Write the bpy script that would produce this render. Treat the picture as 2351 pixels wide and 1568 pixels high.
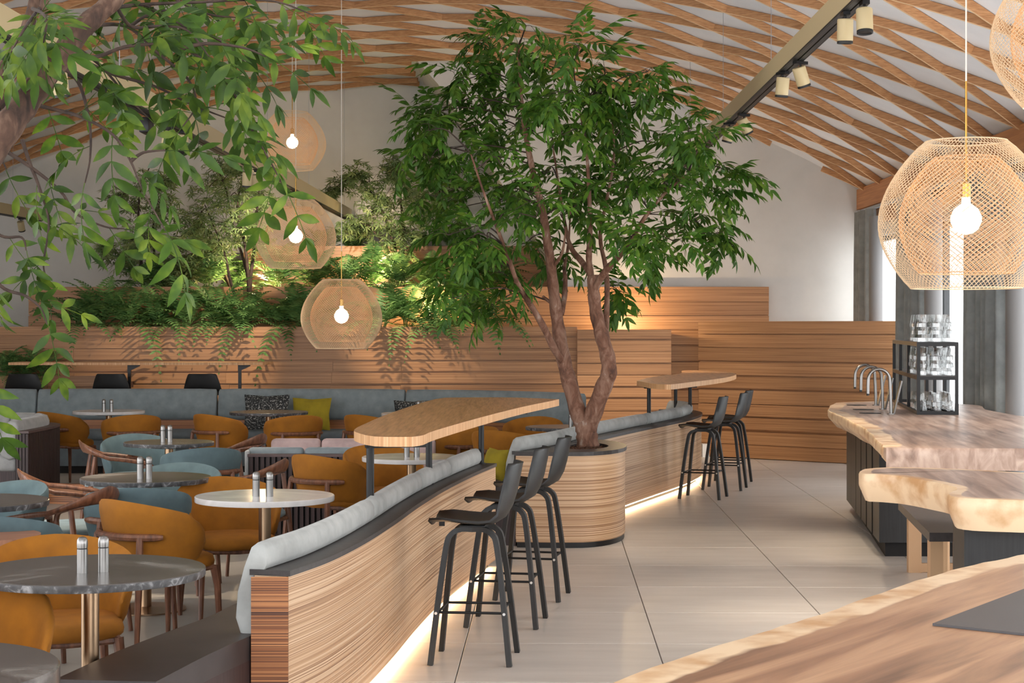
import bpy, bmesh, math, random
import numpy as np
from mathutils import Vector, Matrix, Euler
for _o in list(bpy.data.objects): bpy.data.objects.remove(_o, do_unlink=True)
SC = bpy.context.scene
COL = SC.collection
# ------------------------------------------------------------------ camera
FPX, CX, HY, CAMH = 4000.0, 1175.5, 750.0, 1.6
cam = bpy.data.cameras.new('camera'); camo = bpy.data.objects.new('camera', cam); COL.objects.link(camo)
cam.sensor_width = 36.0; cam.lens = 36.0*FPX/2351.0; cam.shift_y = -(784.0-HY)/2351.0
cam.clip_start = 0.05; cam.clip_end = 400
camo.location = (0, 0, CAMH); camo.rotation_euler = (math.pi/2, 0, 0)
SC.camera = camo
# ------------------------------------------------------------------ world and light
wd = bpy.data.worlds.new('world'); SC.world = wd; wd.use_nodes = True
wd.node_tree.nodes['Background'].inputs[0].default_value = (0.975, 0.985, 1.0, 1)
wd.node_tree.nodes['Background'].inputs[1].default_value = 3.6
SC.view_settings.view_transform = 'Standard'; SC.view_settings.look = 'None'
SC.view_settings.exposure = 0.28; SC.view_settings.gamma = 1.0
SC.view_settings.use_curve_mapping = False
# ------------------------------------------------------------------ helpers
rnd = random.Random(7)
def W(px, py, D): return Vector(((px-CX)/FPX*D, D, CAMH+(HY-py)/FPX*D))
def G(px, py, z=0.0):
    D = (CAMH-z)*FPX/(py-HY); return Vector(((px-CX)/FPX*D, D, z))
def L(r, g, b): return tuple(((c/255.0)/12.92 if c/255.0 <= .04045 else ((c/255.0+.055)/1.055)**2.4) for c in (r, g, b))+(1.0,)
class MB:
    def __init__(s): s.v = []; s.f = []; s.a = []
    def add(s, vs, fs, att=None):
        o = len(s.v); s.v += [tuple(p) for p in vs]; s.f += [tuple(i+o for i in f) for f in fs]
        s.a += (att if att is not None else [0.0]*len(vs)); return s
    def box(s, lo, hi):
        x0, y0, z0 = lo; x1, y1, z1 = hi
        return s.add([(x0,y0,z0),(x1,y0,z0),(x1,y1,z0),(x0,y1,z0),(x0,y0,z1),(x1,y0,z1),(x1,y1,z1),(x0,y1,z1)],
              [(0,3,2,1),(4,5,6,7),(0,1,5,4),(1,2,6,5),(2,3,7,6),(3,0,4,7)])
    def bar(s, p0, p1, w, h, up=(0,0,1)):
        p0 = Vector(p0); p1 = Vector(p1); t = (p1-p0).normalized(); u = Vector(up)
        if abs(t.dot(u)) > .98: u = Vector((1,0,0))
        r = t.cross(u).normalized(); u = r.cross(t)
        vs = [p+r*a*w/2+u*b*h/2 for p in (p0,p1) for a,b in ((-1,-1),(1,-1),(1,1),(-1,1))]
        return s.add(vs, [(0,1,2,3),(7,6,5,4),(0,4,5,1),(1,5,6,2),(2,6,7,3),(3,7,4,0)])
    def rings(s, rs, cap=True, closed=True, loop=False):
        n = len(rs[0]); vs = [p for r in rs for p in r]; fs = []
        m = len(rs)
        for i in range(m if loop else m-1):
            for j in range(n if closed else n-1):
                a, b = i*n+j, i*n+(j+1)%n; c, d = ((i+1)%m)*n+(j+1)%n, ((i+1)%m)*n+j
                fs.append((a,b,c,d))
        if cap and not loop: fs.append(tuple(range(n-1,-1,-1))); fs.append(tuple((m-1)*n+j for j in range(n)))
        return s.add(vs, fs)
    def tube(s, pts, r, n=8, cap=True, flat=None):
        pts = [Vector(p) for p in pts]; m = len(pts)
        rr = r if isinstance(r,(list,tuple)) else [r]*m
        rs = []; u = None
        for i,p in enumerate(pts):
            t = (pts[min(i+1,m-1)]-pts[max(i-1,0)]).normalized()
            if u is None: u = t.orthogonal().normalized() if flat is None else Vector(flat)
            u = (u-t*u.dot(t)); u = u.normalized() if u.length > 1e-6 else t.orthogonal().normalized()
            w = t.cross(u)
            if isinstance(rr[i], tuple): a,b = rr[i]
            else: a = b = rr[i]
            rs.append([p+u*a*math.cos(k*2*math.pi/n)+w*b*math.sin(k*2*math.pi/n) for k in range(n)])
        return s.rings(rs, cap)
    def lathe(s, prof, n=24, c=(0,0,0), cap=True):
        c = Vector(c)
        return s.rings([[c+Vector((r*math.cos(k*2*math.pi/n), r*math.sin(k*2*math.pi/n), z)) for k in range(n)] for r,z in prof], cap)
    def prism(s, poly, z0, z1):
        n = len(poly); vs = [(p[0],p[1],z0) for p in poly]+[(p[0],p[1],z1) for p in poly]
        return s.add(vs, [tuple(range(n-1,-1,-1)), tuple(range(n,2*n))]+[(i,(i+1)%n,n+(i+1)%n,n+i) for i in range(n)])
    def sweep(s, path, prof, cap=True):
        P = [Vector((p[0],p[1])) for p in path]; rs = []
        for i,p in enumerate(P):
            t = (P[min(i+1,len(P)-1)]-P[max(i-1,0)]).normalized(); nrm = Vector((-t.y, t.x))
            rs.append([(p.x+nrm.x*o, p.y+nrm.y*o, z) for o,z in prof])
        return s.rings(rs, cap)
    def rbox(s, lo, hi, r=.03, seg=3):
        bm = bmesh.new(); bmesh.ops.create_cube(bm, size=1.0)
        lo = Vector(lo); hi = Vector(hi); c = (lo+hi)/2; d = hi-lo
        for v in bm.verts: v.co = Vector((c[k]+v.co[k]*d[k] for k in range(3)))
        bmesh.ops.bevel(bm, geom=bm.edges[:], offset=min(r, min(d)*.49), segments=seg, profile=.5, affect='EDGES')
        bm.verts.index_update()
        s.add([v.co[:] for v in bm.verts], [tuple(v.index for v in f.verts) for f in bm.faces]); bm.free(); return s
    def mesh(s, name, mat, smooth=True, ang=38, att=None):
        me = bpy.data.meshes.new(name); me.from_pydata(s.v, [], s.f)
        if mat is not None: me.materials.append(mat)
        if att:
            a = me.attributes.new(att, 'FLOAT', 'POINT'); a.data.foreach_set('value', s.a)
        if smooth:
            me.polygons.foreach_set('use_smooth', [True]*len(me.polygons))
            if ang: me.set_sharp_from_angle(angle=math.radians(ang))
        me.update(); return me
    def build(s, name, mat, parent=None, smooth=True, ang=38, att=None, fixn=False):
        me = s.mesh(name, mat, smooth, ang, att)
        if fixn:
            bm = bmesh.new(); bm.from_mesh(me); bmesh.ops.recalc_face_normals(bm, faces=bm.faces); bm.to_mesh(me); bm.free()
        return link(name, me, parent)
def link(name, data, parent=None, loc=None, rot=None):
    o = bpy.data.objects.new(name, data); COL.objects.link(o)
    if parent is not None: o.parent = parent
    if loc is not None: o.location = loc
    if rot is not None: o.rotation_euler = rot
    return o
def tag(o, label=None, cat=None, group=None, kind=None):
    if label: o['label'] = label
    if cat: o['category'] = cat
    if group: o['group'] = group
    if kind: o['kind'] = kind
    return o
def thing(name, label, cat, loc=(0,0,0), rz=0.0, group=None):
    return tag(link(name, None, None, loc, (0,0,rz)), label, cat, group)
def copy_tree(o, parent=None):
    c = o.copy(); COL.objects.link(c); c.parent = parent
    for ch in o.children: copy_tree(ch, c)
    return c
def catmull(pts, k=6):
    P = [Vector(p) for p in pts]; out = []
    for i in range(len(P)-1):
        a,b,c,d = P[max(i-1,0)],P[i],P[i+1],P[min(i+2,len(P)-1)]
        for j in range(k):
            t = j/k
            out.append(.5*((2*b)+(c-a)*t+(2*a-5*b+4*c-d)*t*t+(3*b-a-3*c+d)*t**3))
    out.append(P[-1]); return out
# ------------------------------------------------------------------ materials
def mat(name, col, rough=.6, metal=0.0, **kw):
    m = bpy.data.materials.new(name); m.use_nodes = True
    b = m.node_tree.nodes['Principled BSDF']
    b.inputs['Base Color'].default_value = col; b.inputs['Roughness'].default_value = rough; b.inputs['Metallic'].default_value = metal
    for k,v in kw.items(): b.inputs[k].default_value = v
    return m
def nd(m, t, **kw):
    n = m.node_tree.nodes.new(t)
    for k,v in kw.items(): setattr(n, k, v)
    return n
def lk(m, a, b): m.node_tree.links.new(a, b)
def noisy(name, stops, scale=(1,1,1), nscale=5.0, detail=4.0, rough=.6, metal=0.0, coord='Object', bump=0.0, dist=0.0, rand=0.0, rough2=None, nr=.55, **kw):
    m = mat(name, stops[0][1], rough, metal, **kw); B = m.node_tree.nodes['Principled BSDF']
    tc = nd(m,'ShaderNodeTexCoord'); mp = nd(m,'ShaderNodeMapping'); mp.inputs['Scale'].default_value = scale
    src = tc.outputs[coord]
    if rand:
        oi = nd(m,'ShaderNodeObjectInfo'); ad = nd(m,'ShaderNodeVectorMath', operation='ADD')
        mu = nd(m,'ShaderNodeMath', operation='MULTIPLY'); mu.inputs[1].default_value = 37.0
        lk(m,oi.outputs['Random'],mu.inputs[0]); lk(m,src,ad.inputs[0]); lk(m,mu.outputs[0],ad.inputs[1]); src = ad.outputs[0]
    lk(m,src,mp.inputs[0])
    nz = nd(m,'ShaderNodeTexNoise'); nz.inputs['Scale'].default_value = nscale; nz.inputs['Detail'].default_value = detail
    nz.inputs['Roughness'].default_value = nr; nz.inputs['Distortion'].default_value = dist
    lk(m,mp.outputs[0],nz.inputs['Vector'])
    cr = nd(m,'ShaderNodeValToRGB'); el = cr.color_ramp.elements
    while len(el) < len(stops): el.new(.5)
    for e,(p,c) in zip(el,stops): e.position = p; e.color = c
    lk(m,nz.outputs['Fac'],cr.inputs[0]); out = cr.outputs[0]
    if rand:
        hs = nd(m,'ShaderNodeHueSaturation'); mr = nd(m,'ShaderNodeMapRange')
        mr.inputs['To Min'].default_value = 1-rand; mr.inputs['To Max'].default_value = 1+rand
        lk(m,oi.outputs['Random'],mr.inputs[0]); lk(m,mr.outputs[0],hs.inputs['Value']); lk(m,out,hs.inputs['Color']); out = hs.outputs[0]
    lk(m,out,B.inputs['Base Color'])
    if bump:
        bp = nd(m,'ShaderNodeBump'); bp.inputs['Strength'].default_value = bump; bp.inputs['Distance'].default_value = .01
        lk(m,nz.outputs['Fac'],bp.inputs['Height']); lk(m,bp.outputs[0],B.inputs['Normal'])
    return m
def velvet(name, c, sheen=.5):
    a = tuple(x*.8 for x in c[:3])+(1,)
    b = tuple(min(1,x*1.15) for x in c[:3])+(1,)
    m = noisy(name, [(.3,a),(.7,b)], nscale=9, detail=5, rough=.85, bump=.05)
    B = m.node_tree.nodes['Principled BSDF']; B.inputs['Sheen Weight'].default_value = sheen; B.inputs['Sheen Roughness'].default_value = .4
    B.inputs['Sheen Tint'].default_value = tuple(min(1,x*1.6+.05) for x in c[:3])+(1,)
    return m
def emit(name, col, s):
    m = mat(name, col, .5); B = m.node_tree.nodes['Principled BSDF']
    B.inputs['Emission Color'].default_value = col; B.inputs['Emission Strength'].default_value = s; return m
M = {}
M['plaster'] = noisy('plaster', [(.3,L(208,205,200)),(.7,L(216,213,208))], nscale=3, rough=.9, bump=.02)
M['ceil'] = noisy('ceiling_white', [(.3,L(222,224,228)),(.7,L(234,235,238))], nscale=2, rough=.9)
M['concrete'] = noisy('concrete', [(.25,L(165,160,152)),(.5,L(182,175,165)),(.75,L(196,188,178))], nscale=1.3, detail=8, rough=.32)
M['tile'] = noisy('tile_stone', [(.25,L(196,188,180)),(.55,L(208,200,192)),(.8,L(216,209,202))], scale=(.6,2.6,1), nscale=3, detail=8, rough=.34, rand=.03)
M['grout'] = mat('grout', L(140,128,118), .9)
M['oak'] = noisy('oak_rafter', [(.25,L(150,102,64)),(.5,L(184,134,90)),(.75,L(206,158,112))], scale=(1,14,60), nscale=1.6, detail=6, rough=.55, rand=.12)
M['oakedge'] = mat('oak_ply_edge', L(232,196,152), .6)
M['oakbeam'] = noisy('oak_beam', [(.25,L(160,104,62)),(.75,L(200,142,92))], scale=(40,1,40), nscale=1.2, detail=6, rough=.55, rand=.1)
M['bamboo'] = noisy('bamboo_plank', [(.28,L(124,82,50)),(.5,L(174,126,85)),(.75,L(200,154,110))], scale=(.5,60,95), nscale=1.3, detail=5, rough=.45, rand=.09, nr=.65)
M['bamboo_top'] = noisy('bamboo_top', [(.28,L(136,92,56)),(.5,L(172,124,80)),(.75,L(194,146,102))], scale=(55,2.5,20), nscale=1.2, detail=5, rough=.38)
M['bamboo_edge'] = noisy('bamboo_edge', [(.25,L(186,128,78)),(.6,L(222,176,128)),(.8,L(236,200,158))], scale=(60,60,1), nscale=1.2, detail=3, rough=.5)
def zebra(name, dark, mid, light, zs=240.):
    return noisy(name, [(.32,dark),(.47,mid),(.6,light)], scale=(.4,.4,zs), nscale=.9, detail=2.5, rough=.42, dist=.15, nr=.5)
M['zebra'] = zebra('zebrano_veneer', L(138,98,68), L(194,154,116), L(220,188,154))
M['zebra_shaded'] = zebra('zebrano_shaded', L(52,24,14), L(140,84,46), L(184,124,76))  # shaded copy of the zebra veneer, shade in its colours; reused for kerb and rail
M['cap'] = noisy('dark_laminate', [(.3,L(50,46,46)),(.7,L(66,61,60))], nscale=40, rough=.42)
M['leather'] = noisy('black_leather', [(.3,L(44,39,40)),(.7,L(60,54,54))], nscale=6, rough=.42)
M['blackmetal'] = mat('black_metal', L(22,22,24), .4, .3)
M['blackplastic'] = noisy('black_shell', [(.3,L(14,14,15)),(.7,L(21,21,22))], nscale=30, rough=.45)
M['stool_wood'] = noisy('black_ash_leg', [(.3,L(12,12,13)),(.7,L(30,31,33))], scale=(8,8,.4), nscale=10, detail=5, rough=.5)
M['blackwood'] = noisy('black_stained_ash', [(.3,L(17,17,18)),(.7,L(33,33,35))], scale=(8,8,.4), nscale=10, detail=5, rough=.45)
M['screw'] = mat('screw', L(210,210,210), .3, .8)
M['grey_velvet'] = velvet('pale_grey_velvet', L(172,174,172), .3)
M['banq'] = velvet('grey_velvet', L(128,138,142))
M['banq_base'] = velvet('slate_velvet', L(98,108,114), .3)
M['greyseat'] = velvet('mid_grey_velvet', L(165,165,164))
M['pink'] = velvet('pink_velvet', L(196,170,166))
M['mustard'] = velvet('mustard_velvet', L(150,93,8), .25)
M['teal'] = velvet('blue_grey_velvet', L(80,99,104), .3)
M['teal_seat'] = velvet('pale_blue_velvet', L(116,132,138))
M['olive'] = velvet('olive_velvet', L(150,132,24))
M['walnut'] = noisy('walnut', [(.3,L(78,46,32)),(.55,L(118,76,54)),(.8,L(146,98,72))], scale=(6,6,1.2), nscale=7, detail=5, rough=.42)
M['slat'] = noisy('dark_slat', [(.3,L(42,28,28)),(.7,L(66,47,46))], scale=(30,30,1), nscale=4, rough=.5)
M['slatback'] = mat('slat_backing', L(16,12,12), .8)
M['ledge'] = noisy('brown_ledge', [(.3,L(140,96,74)),(.7,L(166,118,92))], scale=(1,12,1), nscale=4, rough=.45)
M['ledge_dark'] = noisy('plum_ledge', [(.3,L(74,56,56)),(.7,L(96,76,74))], scale=(1,12,1), nscale=4, rough=.45)
def marble(name, base, vein, sc=2.6, rough=.18):
    m = noisy(name, [(.35,base),(.58,tuple(x*1.35 for x in base[:3])+(1,)),(.7,vein)], nscale=sc, detail=9, rough=rough, dist=1.6, rand=.02); return m
M['marble_dark'] = marble('dark_marble', L(74,70,68), L(140,136,132), 2.0, .22)
M['marble_edge'] = noisy('marble_edge', [(.3,L(40,40,42)),(.55,L(78,78,80)),(.75,L(170,170,172))], nscale=18, detail=8, rough=.4, dist=1.2)
M['marble_white'] = noisy('white_marble', [(.3,L(178,176,175)),(.55,L(212,208,206)),(.75,L(228,225,223))], nscale=3, detail=8, rough=.2, dist=1.4)
M['steel'] = mat('brushed_steel', L(140,138,136), .3, 1.0)
M['brass'] = mat('satin_bronze', L(176,148,120), .28, 1.0)
M['gold'] = mat('champagne_metal', L(196,178,138), .5, .1)
M['goldleg'] = mat('copper_painted_steel', L(196,160,124), .45, .3)
M['brassbright'] = mat('polished_brass', L(212,170,90), .2, 1.0)
M['weave'] = mat('natural_fibre', L(232,206,172), .7)
M['weave_in'] = mat('warm_fibre', L(226,178,130), .7)
M['cord'] = mat('white_cord', L(226,220,210), .7)
M['bulb'] = emit('lit_bulb', (1.0,.78,.5,1), 14)
M['lens'] = emit('lit_lens', (1.0,.86,.66,1), 18)
M['led'] = emit('led_strip', (1.0,.74,.44,1), 16)
M['lensdark'] = mat('spot_rim', L(24,24,24), .5)
M['curtain'] = velvet('grey_curtain', L(138,142,142), .15)
M['column'] = mat('grey_column', L(128,126,126), .7)
M['whitepaint'] = mat('white_paint', L(228,228,228), .6)
M['rail'] = mat('aluminium_rail', L(170,175,182), .4, .6)
M['frame'] = mat('window_frame', L(70,70,72), .5)
M['soil'] = noisy('bark_mulch', [(.3,L(42,26,18)),(.6,L(92,58,38)),(.8,L(130,88,60))], nscale=40, detail=4, rough=.95, bump=.6)
M['trunk'] = noisy('tree_bark', [(.28,L(64,42,34)),(.45,L(112,76,58)),(.6,L(142,108,90)),(.74,L(186,170,158))], scale=(1,1,.5), nscale=13, detail=8, rough=.85, bump=.5, dist=.7, nr=.65)
M['trunk_near'] = noisy('brown_bark', [(.28,L(40,28,22)),(.5,L(78,56,44)),(.72,L(120,96,80))], scale=(1,1,.35), nscale=28, detail=7, rough=.9, bump=.6, dist=.6)
M['trunk_dark'] = noisy('dark_bark', [(.3,L(40,30,26)),(.7,L(82,64,54))], nscale=20, rough=.85)
def leafmat(name, a, b, c, tr=.25):
    m = noisy(name, [(.3,a),(.5,b),(.75,c)], nscale=9, detail=3, rough=.5, coord='Object', rand=.22)
    m.node_tree.nodes['Principled BSDF'].inputs['Specular IOR Level'].default_value = .3
    B = m.node_tree.nodes['Principled BSDF']; out = m.node_tree.nodes['Material Output']
    tb = nd(m,'ShaderNodeBsdfTranslucent'); mx = nd(m,'ShaderNodeMixShader'); mx.inputs[0].default_value = tr
    src = B.inputs['Base Color'].links[0].from_socket
    lk(m,src,tb.inputs[0]); lk(m,B.outputs[0],mx.inputs[1]); lk(m,tb.outputs[0],mx.inputs[2]); lk(m,mx.outputs[0],out.inputs[0]); return m
M['leaf'] = leafmat('tree_leaf', L(46,84,24), L(72,112,34), L(122,150,52))
M['leaf_near'] = leafmat('near_leaf', L(34,58,12), L(58,86,18), L(118,138,38), .2)
M['fern'] = leafmat('fern_leaf', L(66,104,58), L(100,140,80), L(146,178,104))
M['maple'] = leafmat('maple_leaf', L(96,122,78), L(140,162,104), L(190,196,128))
M['stem'] = mat('green_stem', L(120,120,56), .6)
M['mat_black'] = mat('dark_mat', L(74,72,74), .5)
M['speck'] = noisy('speckled_fabric', [(.45,L(26,28,30)),(.55,L(70,72,72)),(.68,L(190,190,186))], nscale=60, detail=5, rough=.8)
M['glassw'] = None
def glassmat(name, tint=(1,1,1,1), clear=.8):
    m = bpy.data.materials.new(name); m.use_nodes = True; nt = m.node_tree; nt.nodes.clear()
    out = nd(m,'ShaderNodeOutputMaterial'); tr = nd(m,'ShaderNodeBsdfTransparent'); gl = nd(m,'ShaderNodeBsdfGlossy'); mx = nd(m,'ShaderNodeMixShader')
    tr.inputs[0].default_value = tint; gl.inputs['Roughness'].default_value = .06; gl.inputs[0].default_value = (1,1,1,1)
    mx.inputs[0].default_value = clear
    lk(m,tr.outputs[0],mx.inputs[1]); lk(m,gl.outputs[0],mx.inputs[2]); lk(m,mx.outputs[0],out.inputs[0]); return m
M['pane'] = glassmat('window_glass', (.97,.98,.98,1), .05)
M['tumbler'] = glassmat('tumbler_glass', (.98,.985,.985,1), .09)
def slabmat(stops, rz=0.0):
    m = noisy('live_edge_wood', stops, scale=(13,1,7), nscale=1.1, detail=8, rough=.36, dist=.5)
    mp = [n_ for n_ in m.node_tree.nodes if n_.type == 'MAPPING'][0]; ro = nd(m,'ShaderNodeMapping'); ro.inputs['Rotation'].default_value = (0,0,rz)
    l0 = mp.inputs[0].links[0].from_socket; lk(m,l0,ro.inputs[0]); lk(m,ro.outputs[0],mp.inputs[0])
    B = m.node_tree.nodes['Principled BSDF']; src = B.inputs['Base Color'].links[0].from_socket
    at = nd(m,'ShaderNodeAttribute'); at.attribute_name = 'sap'
    nz = nd(m,'ShaderNodeTexNoise'); nz.inputs['Scale'].default_value = 4.0; nz.inputs['Detail'].default_value = 3
    tc = nd(m,'ShaderNodeTexCoord'); lk(m,tc.outputs['Object'],nz.inputs[0])
    ad = nd(m,'ShaderNodeMath', operation='MULTIPLY_ADD'); ad.inputs[1].default_value = .7
    lk(m,nz.outputs[0],ad.inputs[0]); lk(m,at.outputs['Fac'],ad.inputs[2])
    mr = nd(m,'ShaderNodeMapRange'); mr.inputs['From Min'].default_value = .80; mr.inputs['From Max'].default_value = .92
    lk(m,ad.outputs[0],mr.inputs[0])
    n2 = nd(m,'ShaderNodeTexNoise'); n2.inputs['Scale'].default_value = 7.0; n2.inputs['Detail'].default_value = 5
    lk(m,tc.outputs['Object'],n2.inputs[0]); cr = nd(m,'ShaderNodeValToRGB')
    cr.color_ramp.elements[0].position = .35; cr.color_ramp.elements[0].color = L(196,150,104); cr.color_ramp.elements[1].position = .55; cr.color_ramp.elements[1].color = L(232,202,166)
    lk(m,n2.outputs[0],cr.inputs[0])
    mx = nd(m,'ShaderNodeMix', data_type='RGBA'); lk(m,mr.outputs[0],mx.inputs[0]); lk(m,src,mx.inputs[6]); lk(m,cr.outputs[0],mx.inputs[7])
    lk(m,mx.outputs[2],B.inputs['Base Color']); return m
M['slab'] = slabmat([(.28,L(112,88,76)),(.45,L(158,130,114)),(.62,L(188,162,146)),(.8,L(208,186,170))], .12)
M['slab_near'] = slabmat([(.28,L(104,72,54)),(.45,L(156,114,86)),(.62,L(186,144,110)),(.8,L(206,168,132))], .62)
# ================================================================== SETTING
def struct(o, label, cat): return tag(o, label, cat, kind='structure')
XW = 4.45                                   # window wall
AX0, AR, AZT = -1.8, 12.4, 5.0              # vault: axis x, radius, crown height of the rafter soffit
def vault(u, v, up=0.0):
    a = u/AR; r = AR+up
    return Vector((AX0+r*math.sin(a), v, AZT-AR+r*math.cos(a)))
# floor: concrete in the dining area, stone slabs in the aisle
o = MB().box((-12,-3,-.10),(4.6,25.2,-.012)).build('floor', M['grout']); FLOOR = struct(o, 'polished pale concrete and stone slab floor', 'floor')
MB().box((-12,-3,-.012),(-1.0,25.2,-.0015)).build('concrete_field', M['concrete'], FLOOR)
ts = .965; tm = MB().rbox((.0025,.0025,-.012),(ts-.0025,ts-.0025,0), .002, 1).mesh('floor_tile', M['tile'], smooth=False)
for i in range(6):
    for j in range(22):
        a = .022
        link('floor_tile', tm, FLOOR, (-1.35+i*ts*math.cos(a)+j*ts*math.sin(a), 2.08-i*ts*math.sin(a)+j*ts*math.cos(a), 0), (0,0,-a))
# vaulted ceiling and lattice
mb = MB(); nu = 48; us = [-6.6+ (13.2)*k/nu for k in range(nu+1)]
g = [[vault(u, v, .072) for u in us] for v in (-3., 8., 22.5, 25.2)]
mb.rings(g, cap=False, closed=False); g2 = [[vault(u, v, .16) for u in us] for v in (-3., 8., 22.5, 25.2)]; mb.rings(g2, cap=False, closed=False)
CEIL = struct(mb.build('ceiling', M['ceil'], ang=60), 'white plaster barrel vault above the timber lattice', 'ceiling')
DU, DV, FH, FT = .915, .483, .068, .03
def rafter(u0, v0, s, n0, n1):
    rs = []
    k = max(2, int((n1-n0)*3))
    for i in range(k+1):
        t = n0+(n1-n0)*i/k; u = u0+DU*t; v = v0+s*DV*t
        tn = (vault(u+DU*.01, v+s*DV*.01)-vault(u-DU*.01, v-s*DV*.01)).normalized()
        nrm = (vault(u,v,1)-vault(u,v)).normalized(); w = tn.cross(nrm).normalized()*FT/2
        p0, p1 = vault(u,v), vault(u,v,FH)
        rs.append([p0-w, p0+w, p1+w, p1-w])
    m = MB().rings(rs); return m
UMIN, UMAX = -6.5, 6.56
def vlimit(u): return 22.3 if u > 0.55 else 24.95
for s in (1, -1):
    for q in range(-26, 66):
        v0 = 18.6+q*2*DV           # passes node (u=.12, v0)
        # walk in half-node steps and keep the run inside the vault and before the end walls
        ts_ = [t*.1 for t in range(-80, 80)]
        ok = [t for t in ts_ if UMIN <= .12+DU*t <= UMAX and 9.0 <= v0+s*DV*t <= vlimit(.12+DU*t)]
        runs = []
        for t in ok:
            if runs and abs(t-runs[-1][-1]-.1) < 1e-6: runs[-1].append(t)
            else: runs.append([t])
        for r in runs:
            if len(r) < 6: continue
            a, b = r[0], r[-1]
            if a > 0 and UMAX-(.12+DU*b) < DU*.12: b = (UMAX-.12)/DU
            if UMAX-(.12+DU*b) < DU*.12: b = (UMAX-.12)/DU
            cuts_ = [a]+[c for c in (round((a+b)/2),) if b-a > 8]+[b]
            for c0,c1 in zip(cuts_,cuts_[1:]):
                o = rafter(.12, v0, s, c0, c1).build('rafter', M['oak'], CEIL, ang=30); o.data.materials.append(M['oakedge'])
                for k_,p_ in enumerate(o.data.polygons):
                    if k_ < len(o.data.polygons)-2 and k_%4 == 0: p_.material_index = 1
# end walls
def wallpoly(name, pts, y0, y1, label):
    m = MB(); n = len(pts); m.add([(x,y0,z) for x,z in pts]+[(x,y1,z) for x,z in pts], [tuple(range(n)), tuple(range(2*n-1,n-1,-1))]+[(i,n+i,n+(i+1)%n,(i+1)%n) for i in range(n)])
    return struct(m.build(name, M['plaster'], smooth=False, fixn=True), label, 'wall')
arc = lambda u0,u1,n: [ (vault(u0+(u1-u0)*k/n,0,.2).x, vault(u0+(u1-u0)*k/n,0,.2).z) for k in range(n+1)]
wallpoly('wall_back', [(-8.2,0),(4.6,0)]+arc(6.4,-6.4,30), 25.0, 25.2, 'white plastered end wall behind the planted terraces')
wallpoly('wall_return', [(1.30,1.2),(4.75,1.2)]+arc(6.75,.42,16)+[(-.95,4.72)], 22.42, 24.95, 'white plaster wall block with slanted left edge beside the timber steps')
wallpoly('wall_left', [(-8.4,0),(-8.2,0),(-8.2,3.3),(-8.4,3.3)], 12, 25.0, 'white side wall at the far left')
# window wall on the right
EAVE = [(XW,3.02),(XW+.22,3.02),(XW+.22,3.34),(XW,3.34)]
def ybox(name, x0,x1,y0,y1,z0,z1, m, parent=None): return MB().box((x0,y0,z0),(x1,y1,z1)).build(name, m, parent, smooth=False)
WR = struct(ybox('wall_right', XW+.10, XW+.24, -1, 22.42, 2.72, 3.02, M['plaster']), 'white lintel band of the window wall on the right', 'wall')
struct(ybox('trim_1', XW-.02, XW+.22, -1, 22.4, 3.10, 3.36, M['oakbeam']), 'oak eaves beam along the top of the window wall', 'beam')
struct(ybox('trim_2', XW+.03, XW+.22, -1, 22.4, 2.88, 3.085, M['oakbeam']), 'lower oak board under the eaves beam', 'beam')
struct(ybox('trim_3', XW-.05, XW, -1, 22.4, 3.04, 3.075, M['rail']), 'aluminium curtain rail under the oak eaves beam', 'rail')
wn = 1
for y0,y1 in ((1.0,4.6),(4.8,8.4),(8.6,12.2),(12.4,15.0),(15.2,18.6),(18.8,22.3)):
    wo = struct(link('window_%d'%wn, None, None, (XW+.18,(y0+y1)/2,0)), 'tall window bay of the right wall', 'window'); wn += 1
    h = (y1-y0)/2
    MB().box((-.03,-h,.0),(.03,h,.06)).box((-.03,-h,2.66),(.03,h,2.72)).box((-.03,-h,0),(.03,-h+.06,2.72)).box((-.03,h-.06,0),(.03,h,2.72)).box((-.03,-.03,0),(.03,.03,2.72)).build('window_frame', M['frame'], wo, smooth=False)
    for s in (-1,1):
        MB().box((-.006, min(s*.03,s*(h-.06)), .06),(.006, max(s*.03,s*(h-.06)), 2.66)).build('pane', M['pane'], wo, smooth=False)
for k,(px,w,lab) in enumerate(((2011,.08,'far'),(2143,.09,'middle'),(2335,.095,'near'))):
    y = 4.28*FPX/(px-CX); o = MB().lathe([(w,0),(w,2.9)], 24).build('column', M['column']); o.location = (4.28, y, 0)
    tag(o, {'far':'round grey column beside the farthest curtain','middle':'round grey column behind the drinking glasses','near':'round grey column at the right edge, nearest the bar'}[lab], 'column', 'window wall columns')
# curtains
def curtain(y0, y1, label):
    mb = MB(); n = int((y1-y0)*60); rs = []
    r2 = random.Random(int(y0*10)); ph = 0
    f, b = [], []
    for i in range(n+1):
        y = y0+(y1-y0)*i/n; ph += .38+r2.random()*.22
        x = math.sin(ph)*.075+math.sin(ph*.37)*.02; f.append((x,y)); b.append((x+.006,y))
    poly = f+b[::-1]
    rows = []
    for z,sc in ((.02,1.0),(1.2,1.0),(2.4,.9),(2.98,.75),(3.03,.7)): rows.append([(p[0]*sc, p[1], z) for p in poly])
    mb.rings(rows); o = mb.build('curtain', M['curtain'], ang=70); o.location = (4.33,0,0)
    return tag(o, label, 'curtain', 'grey curtains of the window wall')
curtain(21.0,21.95,'grey pleated curtain hanging against the white end wall')
curtain(18.2,19.45,'grey pleated curtain behind the stacked glasses')
curtain(15.3,16.5,'grey pleated curtain at the right, nearest the glass rack')
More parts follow.
